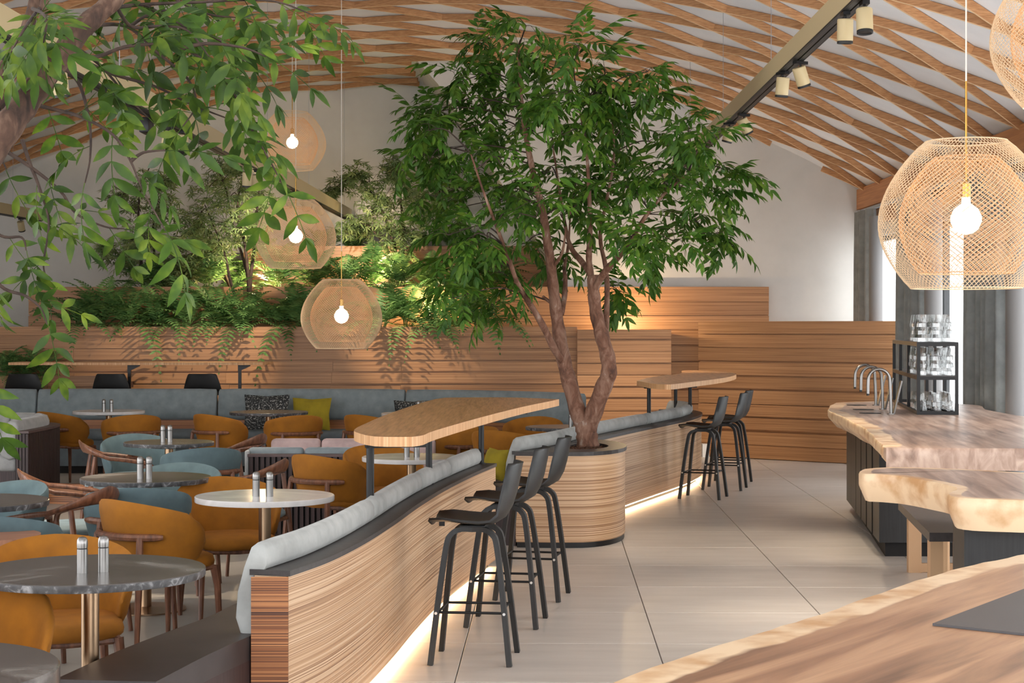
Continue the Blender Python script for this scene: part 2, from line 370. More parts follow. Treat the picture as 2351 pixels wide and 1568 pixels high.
# ---- timber plank walls (each plank a part)
def plank_wall(name, label, a, b, z0, z1, ph, depth=.06, prefix=1, seams=(), seed=1, gap=.026):
    """straight wall from a to b (xy), rows of planks stepping in and out"""
    r = random.Random(seed); a = Vector((a[0],a[1],0)); b = Vector((b[0],b[1],0)); d = (b-a); Ln = d.length; ang = math.atan2(d.y,d.x)
    root = struct(link(name, None, None, a, (0,0,ang)), label, 'wall')
    MB().box((0,.026,z0),(Ln,.10,z1-.03)).build('backing', M['bamboo'], root, smooth=False)
    z = z1; row = 0
    while z > z0+.02:
        h = min(ph*(.92+.16*r.random()), z-z0)
        off = (-.005 if row % 2 == 0 else .006)+r.random()*.005
        gk = r.choice((.35,.6,1.0,.9,.2))
        cuts = [0.0]+sorted([c*Ln+(r.random()-.5)*.05 for c in seams if r.random() < .85])+[Ln]
        for c0,c1 in zip(cuts,cuts[1:]):
            o2 = off+(r.random()-.5)*.006
            MB().box((c0+.001,-.02+o2, z-h+gap*gk),(c1-.001,.03,z)).build('plank', M['bamboo'], root, smooth=False)
        z -= h; row += 1
    return root
def xat(px, D): return (px-CX)/FPX*D
plank_wall('wall_timber_lower','long stepped bamboo plank wall below the ferns', (xat(-160,21.4),21.4), (xat(1325,21.4),21.4), .0, 1.6, .143, seams=(.22,.46,.62,.73), seed=3)
plank_wall('wall_timber_lower_end','bright bamboo plank wall section behind the tree trunk', (xat(1325,21.3),21.3), (xat(1541,21.3),21.3), .0, 1.565, .143, seams=(), seed=4)
plank_wall('wall_timber_middle','middle bamboo plank step behind the lower ferns', (xat(66,22.3),22.3), (xat(1765,22.3),22.3), .0, 2.11, .19, seams=(.3,.66), seed=5)
plank_wall('wall_timber_upper','highest bamboo plank step under the white end wall', (xat(560,24.2),24.2), (xat(1300,24.2),24.2), 1.2, 2.72, .19, seams=(.5,), seed=6)
plank_wall('wall_timber_right','large bamboo plank wall at the right, slightly turned', (xat(1605,21.55),21.55), (xat(2075,19.9),19.9), .0, 1.665, .172, seams=(), seed=8)
plank_wall('wall_timber_niche','low bamboo plank box under the left ferns', (xat(-160,20.9),20.9), (xat(287,20.9),20.9), .0, 1.01, .143, seams=(.6,), seed=9)
o = struct(MB().box((xat(-160,21.4),21.5,1.45),(xat(1540,21.4),22.28,1.53)).build('floor_planter_lower', M['soil']), 'dark soil bed of the lower fern planter', 'soil')
o = struct(MB().box((-6.2,22.42,1.95),(.9,24.18,2.03)).build('floor_planter_middle', M['soil']), 'dark soil bed of the middle planter', 'soil')
o = struct(MB().box((-3.7,24.3,2.56),(.7,24.98,2.62)).build('floor_planter_upper', M['soil']), 'dark soil bed of the top planter', 'soil')
o = struct(MB().box((xat(-160,20.9),21.0,.86),(xat(287,20.9),21.36,.93)).build('floor_planter_niche', M['soil']), 'dark soil bed of the left niche planter', 'soil')
o = struct(MB().box((xat(1610,21.5),21.35,0),(xat(1625,21.5),21.6,.16)).build('trim_4', M['whitepaint'], smooth=False), 'white skirting block at the foot of the plank wall', 'trim')
struct(MB().box((xat(-160,20.4),19.95,0),(xat(1000,20.4),20.85,.24)).build('floor_platform', M['concrete'], smooth=False), 'raised platform behind the long banquette', 'floor')
# low veneer kerbs in the dining area
tag(MB().sweep(catmull([(-4.3,15.8,0),(-3.9,15.7,0),(-3.45,15.9,0)],5), [(0,0),(.08,0),(.08,.18),(0,.18)]).build('veneer_kerb', M['zebra_shaded']), 'low dark-lined veneer kerb beside the grey sofa', 'kerb')
tag(MB().sweep(catmull([(-3.75,13.15,0),(-3.45,13.1,0),(-3.15,13.25,0),(-2.95,13.5,0)],5), [(0,0),(.3,0),(.3,.06),(0,.06)]).build('veneer_kerb', M['zebra']), 'pale curved veneer kerb on the floor among the walnut armchairs', 'kerb')
# ================================================================== PARTITIONS AND BENCHES
def smooth2(pts, k=8): return [(p.x,p.y) for p in catmull([(a,b,0) for a,b in pts], k)]
def resample(path, a, b):
    """piece of the polyline between length fractions a and b"""
    P = [Vector((p[0],p[1])) for p in path]; d = [0]
    for i in range(1,len(P)): d.append(d[-1]+(P[i]-P[i-1]).length)
    T = d[-1]; out = []; n = max(4, int(40*(b-a)))
    for k in range(n+1):
        s_ = T*(a+(b-a)*k/n); i = 0
        while i < len(d)-2 and d[i+1] < s_: i += 1
        f = (s_-d[i])/max(1e-9, d[i+1]-d[i]); q = P[i].lerp(P[i+1], min(1,max(0,f))); out.append((q.x,q.y))
    return out
def cushion_prof(o0):
    return [(o0+.02,.405),(o0+.06,.42),(o0+.088,.50),(o0+.08,.60),(o0+.052,.70),(o0+.022,.775),(o0-.005,.795),(o0-.035,.79),(o0-.052,.765),(o0-.055,.72),(o0-.04,.695),(o0+.004,.69)]
def cushions(path, o0, fr, parent, name='back_cushion', m='grey_velvet', prof=None):
    for a,b in zip(fr, fr[1:]):
        p = resample(path, a+.0015, b-.0015); pr = (prof or cushion_prof)(o0)
        c = (sum(q[0] for q in pr)/len(pr), sum(q[1] for q in pr)/len(pr))
        P = [Vector(q) for q in p]; rs = []; n = len(P)
        for i,q in enumerate(P):
            t = (P[min(i+1,n-1)]-P[max(i-1,0)]).normalized(); nr = Vector((-t.y,t.x))
            rs.append((q,nr,1.0))
        q,nr,_ = rs[0]; t0 = (P[1]-P[0]).normalized(); t1 = (P[-1]-P[-2]).normalized()
        full = [(P[0]-t0*.0, rs[0][1], .86), (P[0]+t0*.012, rs[0][1], .97)]+[(r[0],r[1],1.0) for r in rs[1:-1]]+[(P[-1]-t1*.012, rs[-1][1], .97),(P[-1], rs[-1][1], .86)]
        MB().rings([[(q.x+nr.x*(c[0]+(o-c[0])*s_), q.y+nr.y*(c[0]+(o-c[0])*s_), c[1]+(z-c[1])*s_) for o,z in pr] for q,nr,s_ in full]).build(name, M[m], parent, ang=55)
# near S-shaped partition
P1 = smooth2([(-.833,6.48),(-.727,6.88),(-.635,7.46),(-.555,8.2),(-.493,8.9),(-.40,9.75),(-.255,10.75),(-.109,11.59)])
t = thing('curved_partition', 'S-curved zebrano bench partition in the foreground with dark cap and grey cushions', 'partition', (-.5,8.8,0))
def sub(mb, name, m, root, **kw):
    o = mb.build(name, M[m], root, **kw); o.matrix_parent_inverse = Matrix.Translation(root.location).inverted() if root.rotation_euler.z == 0 else root.matrix_world.inverted(); return o
def fixpar(root):
    inv = Matrix.Translation(root.location).inverted()
    for ch in root.children: ch.matrix_parent_inverse = inv
TH = .135
MB().sweep(P1, [(0,.05),(TH,.05),(TH,.67),(0,.67)], cap=True).build('veneer_panel', M['zebra'], t)
e0 = Vector(P1[0]); MB().box((e0.x-TH-.001, e0.y-.012,.0),(e0.x+.002,e0.y+.0,.67)).build('end_panel', M['zebra_shaded'], t, smooth=False)
MB().sweep(P1, [(-.008,.671),(TH+.02,.671),(TH+.02,.692),(-.008,.692)]).build('cap', M['cap'], t)
MB().sweep(resample(P1,0,1), [(.05,.0),(TH-.02,.0),(TH-.02,.05),(.05,.05)]).build('plinth', M['blackmetal'], t)
MB().sweep(resample(P1,.0,1), [(.025,.032),(.045,.032),(.045,.046),(.025,.046)]).build('led_strip', M['led'], t)
cushions(P1, TH, (0,.33,.62,.8,1.0), t)
PB = [(-1.02,5.62),(-.93,6.1)]+resample(P1,.0,.95)
MB().sweep(smooth2(PB,3), [(TH,.36),(TH+.34,.36),(TH+.365,.385),(TH+.37,.42),(TH+.35,.445),(TH,.45)]).build('bench_seat', M['leather'], t)
MB().sweep(smooth2(PB,3), [(TH,.0),(TH+.28,.0),(TH+.28,.36),(TH,.36)]).build('bench_base', M['slat'], t)
hk = MB().box((-.425,9.70,.49),(-.375,9.73,.56)).box((-.40,9.70,.545),(-.345,9.73,.56)); hk.build('bag_hook', M['blackmetal'], t, smooth=False)
fixpar(t)
# far partition with rounded end
P2 = smooth2([(.15,12.66),(.42,13.3),(.72,14.3),(.967,15.06),(1.298,16.0),(1.62,16.9),(1.84,17.6),(1.99,18.3),(1.99,18.85),(1.86,19.15),(1.62,19.2)])
t = thing('curved_partition', 'far curved zebrano bench partition running back from the tree planter', 'partition', (1.0,15.5,0))
MB().sweep(P2, [(0,.05),(TH,.05),(TH,.665),(0,.665)]).build('veneer_panel', M['zebra'], t)
MB().sweep(P2, [(-.01,.666),(TH+.03,.666),(TH+.03,.692),(-.01,.692)]).build('cap', M['cap'], t)
MB().sweep(P2, [(.05,.0),(TH-.02,.0),(TH-.02,.05),(.05,.05)]).build('plinth', M['blackmetal'], t)
MB().sweep(P2, [(.025,.032),(.045,.032),(.045,.046),(.025,.046)]).build('led_strip', M['led'], t)
cushions(P2, TH+.01, (0,.27,.52,.72,.82,.97), t)
MB().sweep(resample(P2,.0,.9), [(TH,.30),(TH+.42,.30),(TH+.45,.34),(TH+.45,.42),(TH+.42,.45),(TH,.45)]).build('bench_seat', M['leather'], t)
MB().sweep(resample(P2,.0,.9), [(TH,.0),(TH+.36,.0),(TH+.36,.30),(TH,.30)]).build('bench_base', M['slat'], t)
fixpar(t)
# tree planter in front of the far partition
def plan_planter(grow=0.0):
    pts = [(.03-grow,12.62-grow),(.35,12.585-grow)]
    cx,cy,rx,ry = .44,13.36,.425+grow,.775+grow
    for k in range(15):
        a = math.radians(-80+k*10.5); pts.append((cx+rx*math.cos(a), cy+ry*math.sin(a)))
    pts += [(.60,14.0),(.36,13.33),(.13,12.78),(.03-grow,12.70)]
    return pts
t = thing('tree_planter', 'rounded zebrano planter with dark rim holding the big tree', 'planter', (.44,13.2,0))
pl = plan_planter()
MB().prism(pl, .04, .666).build('veneer_body', M['zebra'], t, ang=30)
MB().prism([(p[0]*.985+.44*.015,p[1]*.995+13.2*.005) for p in pl], 0, .04).build('plinth', M['blackmetal'], t)
hole = [(.50+.235*math.cos(k*math.pi/14), 13.28+.40*math.sin(k*math.pi/14)) for k in range(28)]
rim = plan_planter(.012)
bm = bmesh.new()
def loopverts(pts, z): return [bm.verts.new((p[0],p[1],z)) for p in pts]
eds = []
for pts in (rim, hole):
    vs = loopverts(pts,.694); eds += [bm.edges.new((vs[i],vs[(i+1)%len(vs)])) for i in range(len(vs))]
bmesh.ops.triangle_fill(bm, edges=eds, use_beauty=True, use_dissolve=False)
r = bmesh.ops.extrude_face_region(bm, geom=bm.faces[:])
for v in r['geom']:
    if isinstance(v, bmesh.types.BMVert): v.co.z -= .028
bmesh.ops.recalc_face_normals(bm, faces=bm.faces)
me = bpy.data.meshes.new('rim'); bm.to_mesh(me); bm.free(); me.materials.append(M['cap']); link('rim', me, t)
mb = MB(); mb.prism([(.5+(p[0]-.5)*.995,13.28+(p[1]-13.28)*.995) for p in hole], .6665,.672)
r2 = random.Random(5)
for k in range(260):
    a = r2.random()*6.28; q = math.sqrt(r2.random())*.94; c = Vector((.5+.235*q*math.cos(a),13.28+.4*q*math.sin(a),.676)); d = Vector((r2.uniform(-1,1),r2.uniform(-1,1),r2.uniform(-.3,.3))).normalized()*.016
    mb.bar(c-d,c+d,.014,.006)
so = mb.build('mulch', M['soil'], t); so['kind'] = 'stuff'
fixpar(t)
# high tables fixed on the partitions
def slab_table(name, label, outline, z, th, posts, zp, bars, grp):
    c = Vector((sum(p[0] for p in outline)/len(outline), sum(p[1] for p in outline)/len(outline), 0))
    t = thing(name, label, 'table', c, 0, grp)
    o = MB().prism(outline, z-th, z); top = o.build('tabletop', M['bamboo_top'], t, ang=30); top.data.materials.append(M['bamboo_edge'])
    for p in top.data.polygons:
        if abs(p.normal.z) < .5: p.material_index = 1
    for x,y in posts:
        p = MB().tube([(x,y,zp),(x,y,z-th-.03)], .019, 12).build('post', M['blackmetal'], t)
        MB().tube([(x,y,zp),(x,y,zp+.006)], .03, 12).build('foot_plate', M['blackmetal'], p)
    for a,b in bars: MB().bar((a[0],a[1],z-th-.018),(b[0],b[1],z-th-.018),.045,.034).build('support_bar', M['blackmetal'], t)
    inv = Matrix.Translation(c).inverted()
    for ch in t.children: ch.matrix_parent_inverse = inv
    return t
def gp(l, z): return [tuple(G(x,y,z)[:2]) for x,y in l]
ol = gp([(945,1003),(972,999),(1000,988),(1105,958),(1200,934),(1277,918)],1.1)+gp([(1270,916),(1180,912.5),(1060,912.5),(1000,916),(900,947),(840,972),(816,984),(817,992),(860,1002)],1.1)
ol = [(p.x,p.y) for p in catmull([(a,b,0) for a,b in ol+[ol[0]]], 3)][:-1]
slab_table('high_table','bar-height bamboo table on the near curved partition', ol, 1.1, .045, [(-.678,8.33),(-.478,10.03),(-.204,11.55)], .6925, [((-.70,8.33),(-.42,8.4)),((-.55,10.03),(-.2,10.1)),((-.35,11.55),(.1,11.6))], None)
ol = gp([(1462,874),(1500,881),(1540,882.5),(1580,878),(1660,868),(1690,860),(1680,855),(1640,852),(1590,850)],1.1)+gp([(1566,851),(1565,856),(1550,859),(1520,862),(1490,867)],1.1)
ol = [(p.x,p.y) for p in catmull([(a,b,0) for a,b in ol+[ol[0]]], 3)][:-1]
slab_table('high_table','bar-height bamboo table on the rounded end of the far partition', ol, 1.1, .045, [(1.285,16.35),(1.86,18.2),(1.78,18.95)], .6925, [((1.25,16.35),(1.75,16.6)),((1.6,18.2),(2.1,18.2))], None)
# long table against the plank wall
zt = 1.185; D = 20.2
t = thing('long_wall_table','long thin bamboo table along the plank wall behind the banquette','table',(xat(300,D),D,0))
MB().prism([(xat(20,D),D-.02),(xat(560,D),D-.02),(xat(600,D),D+.1),(xat(612,D),D+.3),(xat(612,D),D+.55),(xat(20,D),D+.55)], zt-.03, zt).build('tabletop', M['bamboo_edge'], t)
for px in (292,547):
    x = xat(px,D); l = MB().bar((x,D+.12,.24),(x,D+.12,zt-.03),.035,.035).build('leg', M['blackmetal'], t, smooth=False)
    MB().add([(x-.02,D+.10,zt-.03),(x+.12,D+.10,zt-.03),(x+.12,D+.10,zt-.045),(x-.02,D+.10,zt-.11),(x-.02,D+.14,zt-.03),(x+.12,D+.14,zt-.03),(x+.12,D+.14,zt-.045),(x-.02,D+.14,zt-.11)],[(3,2,1,0),(4,5,6,7),(0,1,5,4),(1,2,6,5),(2,3,7,6),(3,0,4,7)]).build('bracket', M['blackmetal'], l, smooth=False)
fixpar(t)
# ---- long banquette
BK = smooth2([(xat(-120,19.5),19.5),(xat(300,19.5),19.5),(xat(700,19.5),19.5),(xat(935,19.35),19.35),(xat(1150,18.9),18.9),(xat(1342,18.2),18.2)],6)
t = thing('banquette','long grey velvet banquette along the plank wall','banquette',(-2,19.3,0))
def bprof(o0): return [(.0,.56),(-.03,.56),(-.07,.585),(-.085,.64),(-.06,.78),(-.03,.88),(-.01,.905),(.03,.905),(.05,.88),(.05,.60),(.03,.565)]
LB = sum((Vector(BK[i+1])-Vector(BK[i])).length for i in range(len(BK)-1))
def frx(px):
    best = min(range(200), key=lambda k: abs((resample(BK,0,max(.01,k/199))[-1][0])-xat(px,resample(BK,0,max(.01,k/199))[-1][1]))); return best/199
cushions(BK, 0, (0, frx(87), frx(500), frx(935), 1.0), t, 'back_cushion', 'banq', bprof)
MB().sweep(BK, [(.06,.0),(-.03,.0),(-.03,.56),(.06,.56)]).build('wood_back_rail', M['zebra_shaded'], t)
MB().sweep(BK, [(-.03,.36),(-.5,.36),(-.53,.39),(-.53,.43),(-.5,.46),(-.03,.46)]).build('seat', M['banq_base'], t, ang=50)
MB().sweep(BK, [(-.03,.08),(-.50,.08),(-.50,.36),(-.03,.36)]).build('seat_front', M['banq_base'], t)
MB().sweep(BK, [(-.03,.0),(-.46,.0),(-.46,.08),(-.03,.08)]).build('plinth', M['slatback'], t)
MB().sweep(resample(BK,.985,1.0), [(.10,.0),(-.5,.0),(-.5,.78),(.10,.78)])
fixpar(t)
# ---- slatted lounge booths
def slats_along(path, z0, z1, pitch, parent, w=.022, d=.016, off=0.0):
    P = [Vector(p) for p in path]; T = sum((P[i+1]-P[i]).length for i in range(len(P)-1)); n = int(T/pitch)
    me = MB().box((-w/2,-d,0),(w/2,0,z1-z0)).mesh('slat', M['slat'], smooth=False)
    fine = []
    for k in range(n):
        seg = resample(path, (k+.5)/n-1e-4, (k+.5)/n+1e-4); a,b = Vector(seg[0]),Vector(seg[-1]); tt = (b-a).normalized(); nr = Vector((-tt.y,tt.x))
        o = link('slat', me, parent, (a.x-nr.x*off, a.y-nr.y*off, z0), (0,0,math.atan2(tt.y,tt.x)))
bx0, bx1, bD = xat(571,12.8), xat(905,12.8), 12.8
t = thing('lounge_booth','dark slatted booth back with two grey cushions in the middle of the room','booth',(-1.45,13.0,0))
MB().box((bx0,bD+.0,.08),(bx1,bD+.04,.66)).build('back_panel', M['slatback'], t, smooth=False)
slats_along([(bx0,bD),(bx1,bD)], .08, .645, .0405, t, .026, .02)
MB().box((bx0-.005,bD-.03,.645),(bx1,bD+.06,.665)).build('ledge', M['ledge_dark'], t, smooth=False)
xm = xat(695,12.8)
for a,b in ((bx0-.02,xm-.004),(xm+.004,bx1)): MB().rbox((a,bD+.05,.40),(b,bD+.17,.705),.03).build('back_cushion', M['banq'], t)
MB().rbox((bx0-.02,bD+.06,.30),(bx1,bD+.55,.42),.03).build('seat', M['banq'], t); MB().box((bx0+.02,bD+.06,0),(bx1,bD+.48,.30)).build('base', M['slat'], t, smooth=False)
MB().rbox((bx0-.03,bD-.005,.10),(bx0+.0,bD+.16,.69),.012).build('side_cushion', M['greyseat'], t)
fixpar(t)
t = thing('lounge_booth','pink velvet booth facing the grey one across a low table','booth',(-1.4,14.5,0))
q0,q1 = xat(625,14.6),xat(1000,14.6); xm = xat(739,14.6); xm2 = xat(905,14.6)
for a,b in ((q0,xm-.004),(xm+.004,xm2-.004),(xm2+.004,q1)): MB().rbox((a,14.5,.36),(b,14.62,.665),.035).build('back_cushion', M['pink'], t)
MB().rbox((q0,14.05,.28),(q1,14.52,.40),.03).build('seat', M['pink'], t); MB().box((q0+.02,14.1,0),(q1,14.66,.28)).build('base', M['slat'], t, smooth=False)
MB().box((q0,14.62,.28),(q1,14.66,.64)).build('back_panel', M['slat'], t, smooth=False); fixpar(t)
# grey corner sofa at the left
t = thing('corner_sofa','pale grey corner sofa with dark slatted end at the far left','sofa',(-4.7,16.3,0))
ex = -4.32
SP = smooth2([(ex-.02,15.57),(ex-.0,16.0),(ex-.0,16.45),(ex-.08,16.85),(ex-.35,17.1),(-5.4,17.1)],5)
MB().sweep(SP, [(.0,.06),(.05,.06),(.05,.645),(.0,.645)]).build('back_panel', M['slatback'], t)
slats_along(resample(SP,0,.6), .06, .64, .038, t, .024, .016)
for k in range(4): link('slat', MB().box((-.011,-.016,0),(.011,0,.58)).mesh('slat', M['slat'], smooth=False), t, (ex-.10+k*.029,15.575,.06))
MB().box((ex-.12,15.575,.06),(ex-.02,15.60,.64)).build('end_panel', M['slatback'], t, smooth=False)
MB().sweep(SP, [(-.02,.645),(.13,.645),(.13,.665),(-.02,.665)]).build('ledge', M['ledge_dark'], t)
def sp(o0): return [(.10,.42),(.17,.40),(.24,.44),(.26,.52),(.23,.66),(.19,.74),(.15,.765),(.10,.75),(.08,.70)]
cushions(SP, 0, (0,.46,.62,.78,1.0), t, 'back_cushion','greyseat', sp)
MB().rbox((-5.4,15.62,.30),(ex-.12,17.0,.45),.04).build('seat', M['greyseat'], t); MB().box((-5.4,15.66,0),(ex-.14,16.98,.30)).build('base', M['slat'], t, smooth=False)
fixpar(t)
# pink booth with round brown ledge, lower left
t = thing('lounge_booth','pink booth with a round-ended brown ledge behind the nearest mustard chair','booth',(-2.4,7.7,0))
def stad(r, x0, cx, cy): return [(x0,cy-r)]+[(cx+r*math.cos(math.radians(a)), cy+r*math.sin(math.radians(a))) for a in range(-90,91,12)]+[(x0,cy+r)]
MB().prism(stad(.25,-3.0,-2.34,7.7),.655,.68).build('ledge', M['ledge'], t, ang=30)
MB().prism(stad(.20,-3.0,-2.34,7.7),.10,.655).build('core', M['slatback'], t, ang=30)
MB().prism(stad(.15,-3.0,-2.34,7.7),.0,.10).build('plinth', M['slat'], t, ang=30)
slats_along([(x,y) for x,y in stad(.222,-3.0,-2.34,7.7)], .10, .655, .03, t, .02, .02)
MB().rbox((-3.0,7.50,.60),(-2.42,7.68,.775),.05,4).build('back_cushion', M['pink'], t); MB().rbox((-2.52,7.54,.62),(-2.33,7.74,.76),.05,4).build('back_cushion', M['pink'], t)
MB().rbox((-3.0,7.0,.30),(-2.45,7.5,.42),.04).build('seat', M['pink'], t); fixpar(t)
# ================================================================== CHAIRS
def tub_chair(name, up, seatm, label):
    t = thing(name, label, 'chair')
    rs = []; n = 26
    for i in range(n+1):
        th = math.radians(-118+236*i/n); e = abs(i/n*2-1)
        k = max(0.02, 1-max(0,(e-.72)/.28)**2.2)**.5 if e > .72 else 1.0
        ztop = .755-.13*e**1.7; zbot = .395+.06*e**2
        zc = (ztop+zbot)/2+(-.015 if e > .72 else 0); hh = (ztop-zbot)/2*k
        ring = []
        for a in range(12):
            an = a*2*math.pi/12; cz = math.sin(an); co = math.cos(an)
            cz = math.copysign(abs(cz)**.55, cz)
            z = zc+hh*cz; lean = .215+.075*((z-.40)/.35)
            r = lean+.024*max(.3,k)*co
            ring.append((r*1.02*math.sin(th), -r*.98*math.cos(th)+.01, z))
        rs.append(ring)
    MB().rings(rs).build('backrest', up, t, ang=70)
    # seat cushion
    rg = []
    def outline(s, z): return [(.235*s*math.copysign(abs(math.cos(a))**.7, math.cos(a)), .03+(.235*s)*math.copysign(abs(math.sin(a))**.7, math.sin(a)), z) for a in [k*2*math.pi/24 for k in range(24)]]
    for s,z in ((.90,.395),(.985,.405),(1.0,.425),(.97,.45),(.85,.463),(.4,.468)): rg.append(outline(s,z))
    MB().rings(rg).build('seat', seatm, t, ang=70)
    # wooden rail around the back
    arc_ = [Vector((.292*math.sin(math.radians(a)), -.285*math.cos(math.radians(a))-.0, .575)) for a in range(-62,63,8)]
    MB().tube(arc_, [.012]+[.019]*(len(arc_)-2)+[.012], 8).build('back_rail', M['walnut'], t)
    for s in (-1,1):
        MB().tube([(s*.175,-.235,.575),(s*.19,-.25,.40),(s*.215,-.285,0.0)], [.017,.019,.012], 8).build('leg', M['walnut'], t)
        MB().tube([(s*.195,.20,.40),(s*.205,.215,.30),(s*.215,.225,0.0)], [.022,.018,.012], 8).build('leg', M['walnut'], t)
        MB().tube([(s*.19,-.245,.41),(s*.2,0,.385),(s*.195,.20,.395)], .014, 6).build('seat_rail', M['walnut'], t)
    MB().tube([(-.195,.20,.39),(0,.215,.385),(.195,.20,.39)], .014, 6).build('seat_rail', M['walnut'], t)
    return t
def arm_chair(name, label):
    t = thing(name, label, 'chair')
    pts, rr = [], []
    for i in range(29):
        u = i/28*2-1; e = abs(u); th = u*math.radians(100)
        x = .275*math.sin(th); y = -.25*math.cos(th) if e < .7 else -.25*math.cos(math.copysign(.7,u)*math.radians(100))+(e-.7)/.3*.26
        if e >= .7: x = math.copysign(.275*math.sin(.7*math.radians(100))+.0*(e-.7), u)
        z = .735-.085*min(1,e/.75)**1.6-(.0 if e < .8 else (e-.8)/.2*.03)
        pts.append(Vector((x,y,z))); rr.append((.013+.002*e, .016+.036*max(0,1-e/.62)**1.2))
    rs = []
    for i,p in enumerate(pts):
        tg = (pts[min(i+1,28)]-pts[max(i-1,0)]).normalized(); upv = Vector((0,0,1)); sd = tg.cross(upv).normalized()
        upv = (upv - sd*.0+Vector((p.x,p.y,0)).normalized()*.35).normalized()
        a,b = rr[i]; rs.append([p+sd*a*math.cos(k*math.pi/5)+upv*b*math.sin(k*math.pi/5) for k in range(10)])
    MB().rings(rs).build('back_rail', M['walnut'], t, ang=70)
    for s in (-1,1):
        MB().tube([(s*.20,-.17,.67),(s*.205,-.205,.42),(s*.22,-.255,0)], [.014,.018,.012], 8).build('leg', M['walnut'], t)
        e = pts[28 if s > 0 else 0]
        MB().tube(catmull([e,(e.x,e.y+.045,e.z-.02),(e.x-s*.0,e.y+.06,e.z-.08),(s*.225,.20,.42),(s*.225,.225,0)],4), [.015]*8+[.017]*5+[.012]*4, 8).build('leg', M['walnut'], t)
        MB().tube([(s*.205,-.20,.40),(s*.222,.20,.40)], .014, 6).build('seat_rail', M['walnut'], t)
    MB().tube([(-.22,.20,.39),(.22,.20,.39)], .014, 6).build('seat_rail', M['walnut'], t); MB().tube([(-.205,-.2,.39),(.205,-.2,.39)], .014, 6).build('seat_rail', M['walnut'], t)
    rg = []
    for s_,z in ((.9,.40),(1,.415),(1,.435),(.93,.455),(.5,.46)): rg.append([(.24*s_*math.copysign(abs(math.cos(a))**.6, math.cos(a)), .01+(.235*s_)*math.copysign(abs(math.sin(a))**.6, math.sin(a)), z) for a in [k*2*math.pi/24 for k in range(24)]])
    MB().rings(rg).build('seat', M['teal_seat'], t, ang=70)
    return t
def put(proto, used, px, D, rot, label, group):
    o = proto if not used else copy_tree(proto); used.append(1)
    o.location = (xat(px,D), D, 0); o.rotation_euler = (0,0,math.radians(rot)); o['label'] = label; o['group'] = group
    return o
mch = tub_chair('mustard_chair', M['mustard'], M['mustard'], 'x'); mu_ = []
for px,D,rot,lab in [
    (150,17.58,-38,'leftmost mustard velvet chair of the back row, beside the white table by the banquette'),
    (300,17.0,25,'mustard velvet chair in front of the white banquette table, back turned'),
    (512,17.1,-38,'mustard velvet chair left of the dark table with the speckled cushion behind'),
    (672,16.9,25,'mustard velvet chair in front of the olive cushion, its back turned'),
    (858,17.0,-35,'mustard velvet chair half hidden behind the left tip of the high table'),
    (1068,15.1,28,'mustard velvet chair under the high table, seen between its posts'),
    (1163,14.5,-28,'mustard velvet chair beside the near end of the far curved partition'),
    (1222,16.2,165,'mustard velvet chair facing us at the dark table behind the far partition'),
    (768,11.75,-40,'mustard velvet chair seen from behind, left of the white table by the curved bench'),
    (882,12.25,205,'mustard velvet chair facing us behind the white table by the curved bench'),
    (362,8.74,-42,'large mustard velvet chair with its curved back to us between two tables in front'),
    (528,9.6,203,'mustard velvet chair facing us behind the white marble table in the foreground'),
    (140,6.85,200,'large mustard velvet chair facing us behind the nearest dark table'),
    (-75,5.75,215,'mustard velvet chair cut by the left edge of the picture')]:
    put(mch, mu_, px, D, rot, lab, 'mustard velvet chairs')
tch = tub_chair('blue_grey_chair', M['teal'], M['teal_seat'], 'x'); tu_ = []
for px,D,rot,lab in [
    (318,13.55,200,'blue-grey velvet chair facing us behind the small dark table'),
    (460,12.45,22,'blue-grey velvet chair with its back to us right of the small dark table'),
    (316,9.42,8,'blue-grey velvet chair with its back to us in front of the brown marble table'),
    (398,10.6,175,'blue-grey velvet chair tucked behind the brown marble table'),
    (-15,9.38,150,'blue-grey velvet chair at the far side of the left-edge table'),
    (5,8.08,-5,'blue-grey velvet chair low at the left edge in front of the table')]:
    put(tch, tu_, px, D, rot, lab, 'blue-grey velvet chairs')
ach = arm_chair('walnut_armchair','x'); au_ = []
for px,D,rot,lab in [
    (268,12.7,-72,'bentwood walnut armchair left of the small dark table'),
    (532,13.5,70,'bentwood walnut armchair right of the small dark table, facing left'),
    (150,10.15,-72,'bentwood walnut armchair in front of the slatted sofa end, lit orange'),
    (150,9.05,70,'bentwood walnut armchair with seat facing left beside the left-edge table'),
    (563,10.9,75,'bentwood walnut armchair mostly hidden behind the white table\'s mustard chair')]:
    put(ach, au_, px, D, rot, lab, 'walnut armchairs')
# ================================================================== TABLES AND SHAKERS
def pedestal(name, r, top, label, loc, z=.75, group='round pedestal tables'):
    t = thing(name, label, 'table', loc, 0, group)
    tm_ = M['marble_white'] if top == 'white' else (M['marble_dark'] if top == 'dark' else M['pink_stone'])
    MB().lathe([(r*.995,z-.028),(r,z-.024),(r,z-.003),(r-.003,z)], 48).build('tabletop', tm_, t)
    if top == 'dark':
        o = t.children[0]; o.data.materials.append(M['marble_edge'])
        for p in o.data.polygons:
            if abs(p.normal.z) < .5: p.material_index = 1
    MB().lathe([(.14,z-.045),(.14,z-.0282)], 24).build('mounting_plate', M['blackmetal'], t)
    MB().lathe([(.031,.012),(.031,z-.045)], 20).build('column', M['brass'], t)
    MB().lathe([(.0,0),(.225,0),(.225,.008),(.05,.014),(.031,.02)], 36).build('base', M['brass'], t)
    return t
M['pink_stone'] = noisy('pink_stone', [(.3,L(176,150,144)),(.7,L(206,184,178))], nscale=4, detail=6, rough=.25)
sh = thing('shaker','x','shaker')
MB().lathe([(.0,0),(.0185,0),(.0185,.082)],20).build('body', M['steel'], sh); MB().lathe([(.0165,.082),(.0165,.086)],20).build('neck', M['lensdark'], sh)
